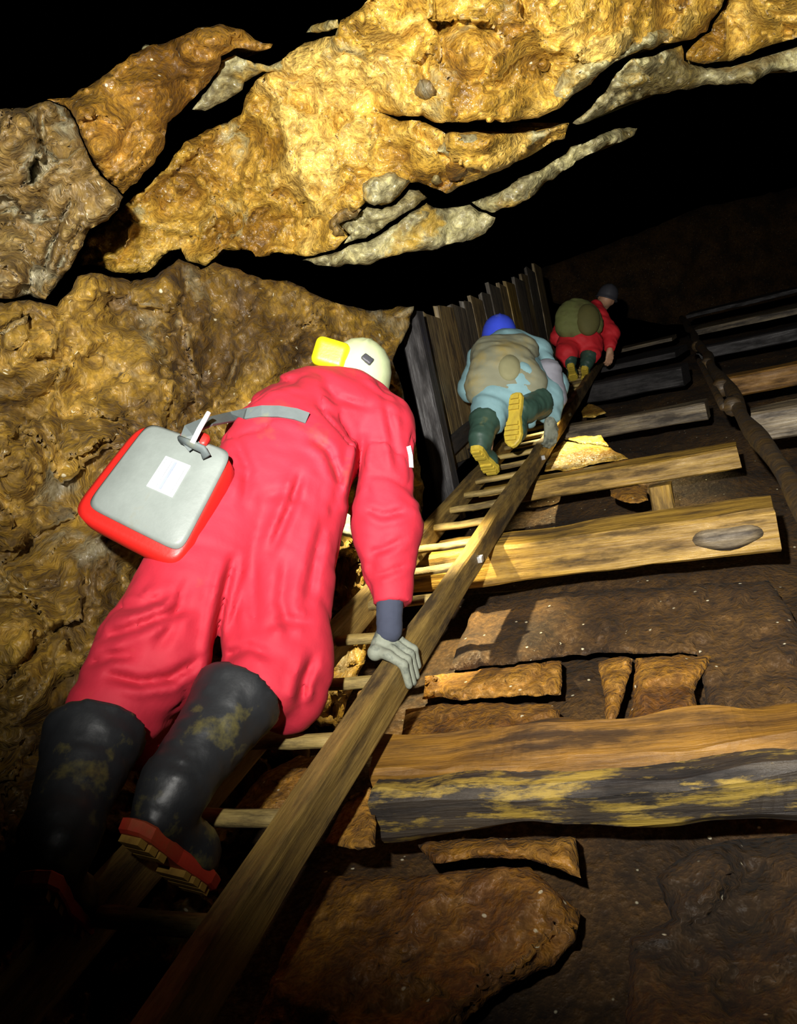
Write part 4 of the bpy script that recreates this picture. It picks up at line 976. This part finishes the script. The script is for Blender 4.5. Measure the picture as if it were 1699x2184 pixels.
# ================================================================== uppermost climber
p3 = empty('person', P(1235, 795, 7.4), 'climber in red with an olive pack, uppermost on the ladder', 'person')
T = 7.0
Q = dict(pel=A(1240, 725, T), ch=A(1245, 680, T + 0.25), nk=A(1270, 655, T + 0.35), hl=A(1212, 735, T), hr=A(1262, 735, T), kl=A(1208, 755, T - 0.12), kr=A(1262, 757, T - 0.12), al=A(1214, 782, T - 0.1), ar=A(1246, 788, T - 0.1),
         sl=A(1205, 680, T + 0.3), sr=A(1275, 672, T + 0.3), er=A(1302, 712, T + 0.15), wr=A(1300, 745, T + 0.05), el=A(1190, 720, T + 0.2), wl=A(1205, 740, T + 0.3))
F3 = frame(CV(0.2, 0.2, -1.0), CV(0.3, 1.0, 0.2))
hc3 = A(1292, 640, T + 0.42)
bd3 = sdf_obj('body', [cone(Q['pel'], Q['ch'], 0.12, 0.13), cone(Q['ch'], Q['nk'], 0.1, 0.055), cone(Q['sl'], Q['sr'], 0.06, 0.06), cone(Q['sr'], Q['er'], 0.05, 0.04), cone(Q['er'], Q['wr'], 0.04, 0.028), cone(Q['sl'], Q['el'], 0.05, 0.04), cone(Q['el'], Q['wl'], 0.04, 0.028),
     cone(Q['hl'], Q['kl'], 0.08, 0.06), cone(Q['kl'], Q['al'], 0.055, 0.04), cone(Q['hr'], Q['kr'], 0.08, 0.06), cone(Q['kr'], Q['ar'], 0.055, 0.04), cone(Q['nk'], hc3, 0.05, 0.05)] + head_prims(hc3, F3), M['skin'], p3, 0.016, 0.025)
eyes(bd3, hc3, F3)
s3 = [cone(Q['pel'], Q['ch'], 0.18, 0.17), cone(Q['ch'], Q['nk'], 0.13, 0.08), cone(Q['sl'], Q['sr'], 0.09, 0.09), cone(Q['sr'], Q['er'], 0.09, 0.09), cone(Q['er'], Q['wr'], 0.09, 0.06), cone(Q['sl'], Q['el'], 0.08, 0.08), cone(Q['el'], Q['wl'], 0.08, 0.06),
      cone(Q['hl'], Q['kl'], 0.125, 0.105), cone(Q['kl'], A(1206, 772, T - 0.12), 0.105, 0.06), cone(Q['hr'], Q['kr'], 0.12, 0.09)]
sdf_obj('coverall', s3, M['red2'], p3, 0.014, 0.04, cuts=[(Q['wr'], Q['wr'] - Q['er'])], wr=folds(0.014, 8, CV(0.5, 0.8, 0)))
make_boot(p3, P(1217, 784, T - 0.20), P(1222, 806, T - 0.05), P(1213, 756, T - 0.13), M['greenrubber'], M['yellowsole'], M['yellowsole'], 0.08, 1.0)
make_boot(p3, P(1246, 790, T - 0.20), P(1248, 811, T - 0.05), P(1256, 758, T - 0.13), M['greenrubber'], M['yellowsole'], M['yellowsole'], 0.08, 1.0)
h3 = make_helmet(p3, hc3 + F3[2] * 0.02, F3, M['darkplastic'], 1.0); h3['label'] = 'dark climbing helmet'
pr, fg = hand_prims(Q['wr'], CV(0.0, -1.0, -0.1), CV(0.3, 0.2, 0.9), -1, 0.6)
sdf_obj('hand', pr + fg, M['skin'], p3, 0.008, 0.01)
pr, fg = hand_prims(Q['wl'], CV(0.2, -0.5, -1), CV(0, 1, 0.2), 1, 0.8)
sdf_obj('hand', pr + fg, M['skin'], p3, 0.009, 0.01)
pk3 = empty('backpack', P(1235, 715, 7.2), 'olive canvas pack with a dark pocket on the uppermost climber\'s back', 'bag')
sdf_obj('pack_body', [ell(A(1233, 682, T - 0.05), np.array(frame(CV(0.05, 1, -0.3), CV(0, 0, 1))), (0.23, 0.23, 0.13)), cone(A(1205, 700, T - 0.05), A(1265, 695, T - 0.05), 0.09, 0.09)], M['olive'], pk3, 0.014, 0.06, wr=folds(0.010, 9, CV(0.3, 1, 0)))
sdf_obj('pocket', [ell(A(1253, 682, T - 0.15), np.array(frame(CV(0.05, 1, -0.3), CV(0, 0, 1))), (0.12, 0.17, 0.09))], M['olivepatch'], pk3, 0.012, 0.05)

# oval knot on the thick beam
kn = W2L(P(1580, 1140, 2.5))
bb = [o for o in scene.objects if o.get('label', '').startswith('thick yellow')][0]
v = []; n = 24
for rr, dy in ((1.0, 0.02), (0.95, -0.012), (0.6, -0.02)):
    for i in range(n):
        a = 2 * math.pi * i / n
        v.append(GL(0.06 + 0.12 * rr * math.cos(a), 2.602 + dy, -0.165 + 0.042 * rr * math.sin(a) * (1 + 0.2 * math.sin(3 * a))))
f = [[k * n + i, k * n + (i + 1) % n, (k + 1) * n + (i + 1) % n, (k + 1) * n + i] for k in range(2) for i in range(n)] + [[2 * n + i for i in range(n)]]
mesh_obj('knot', v, f, M['woodgrey'], bb)
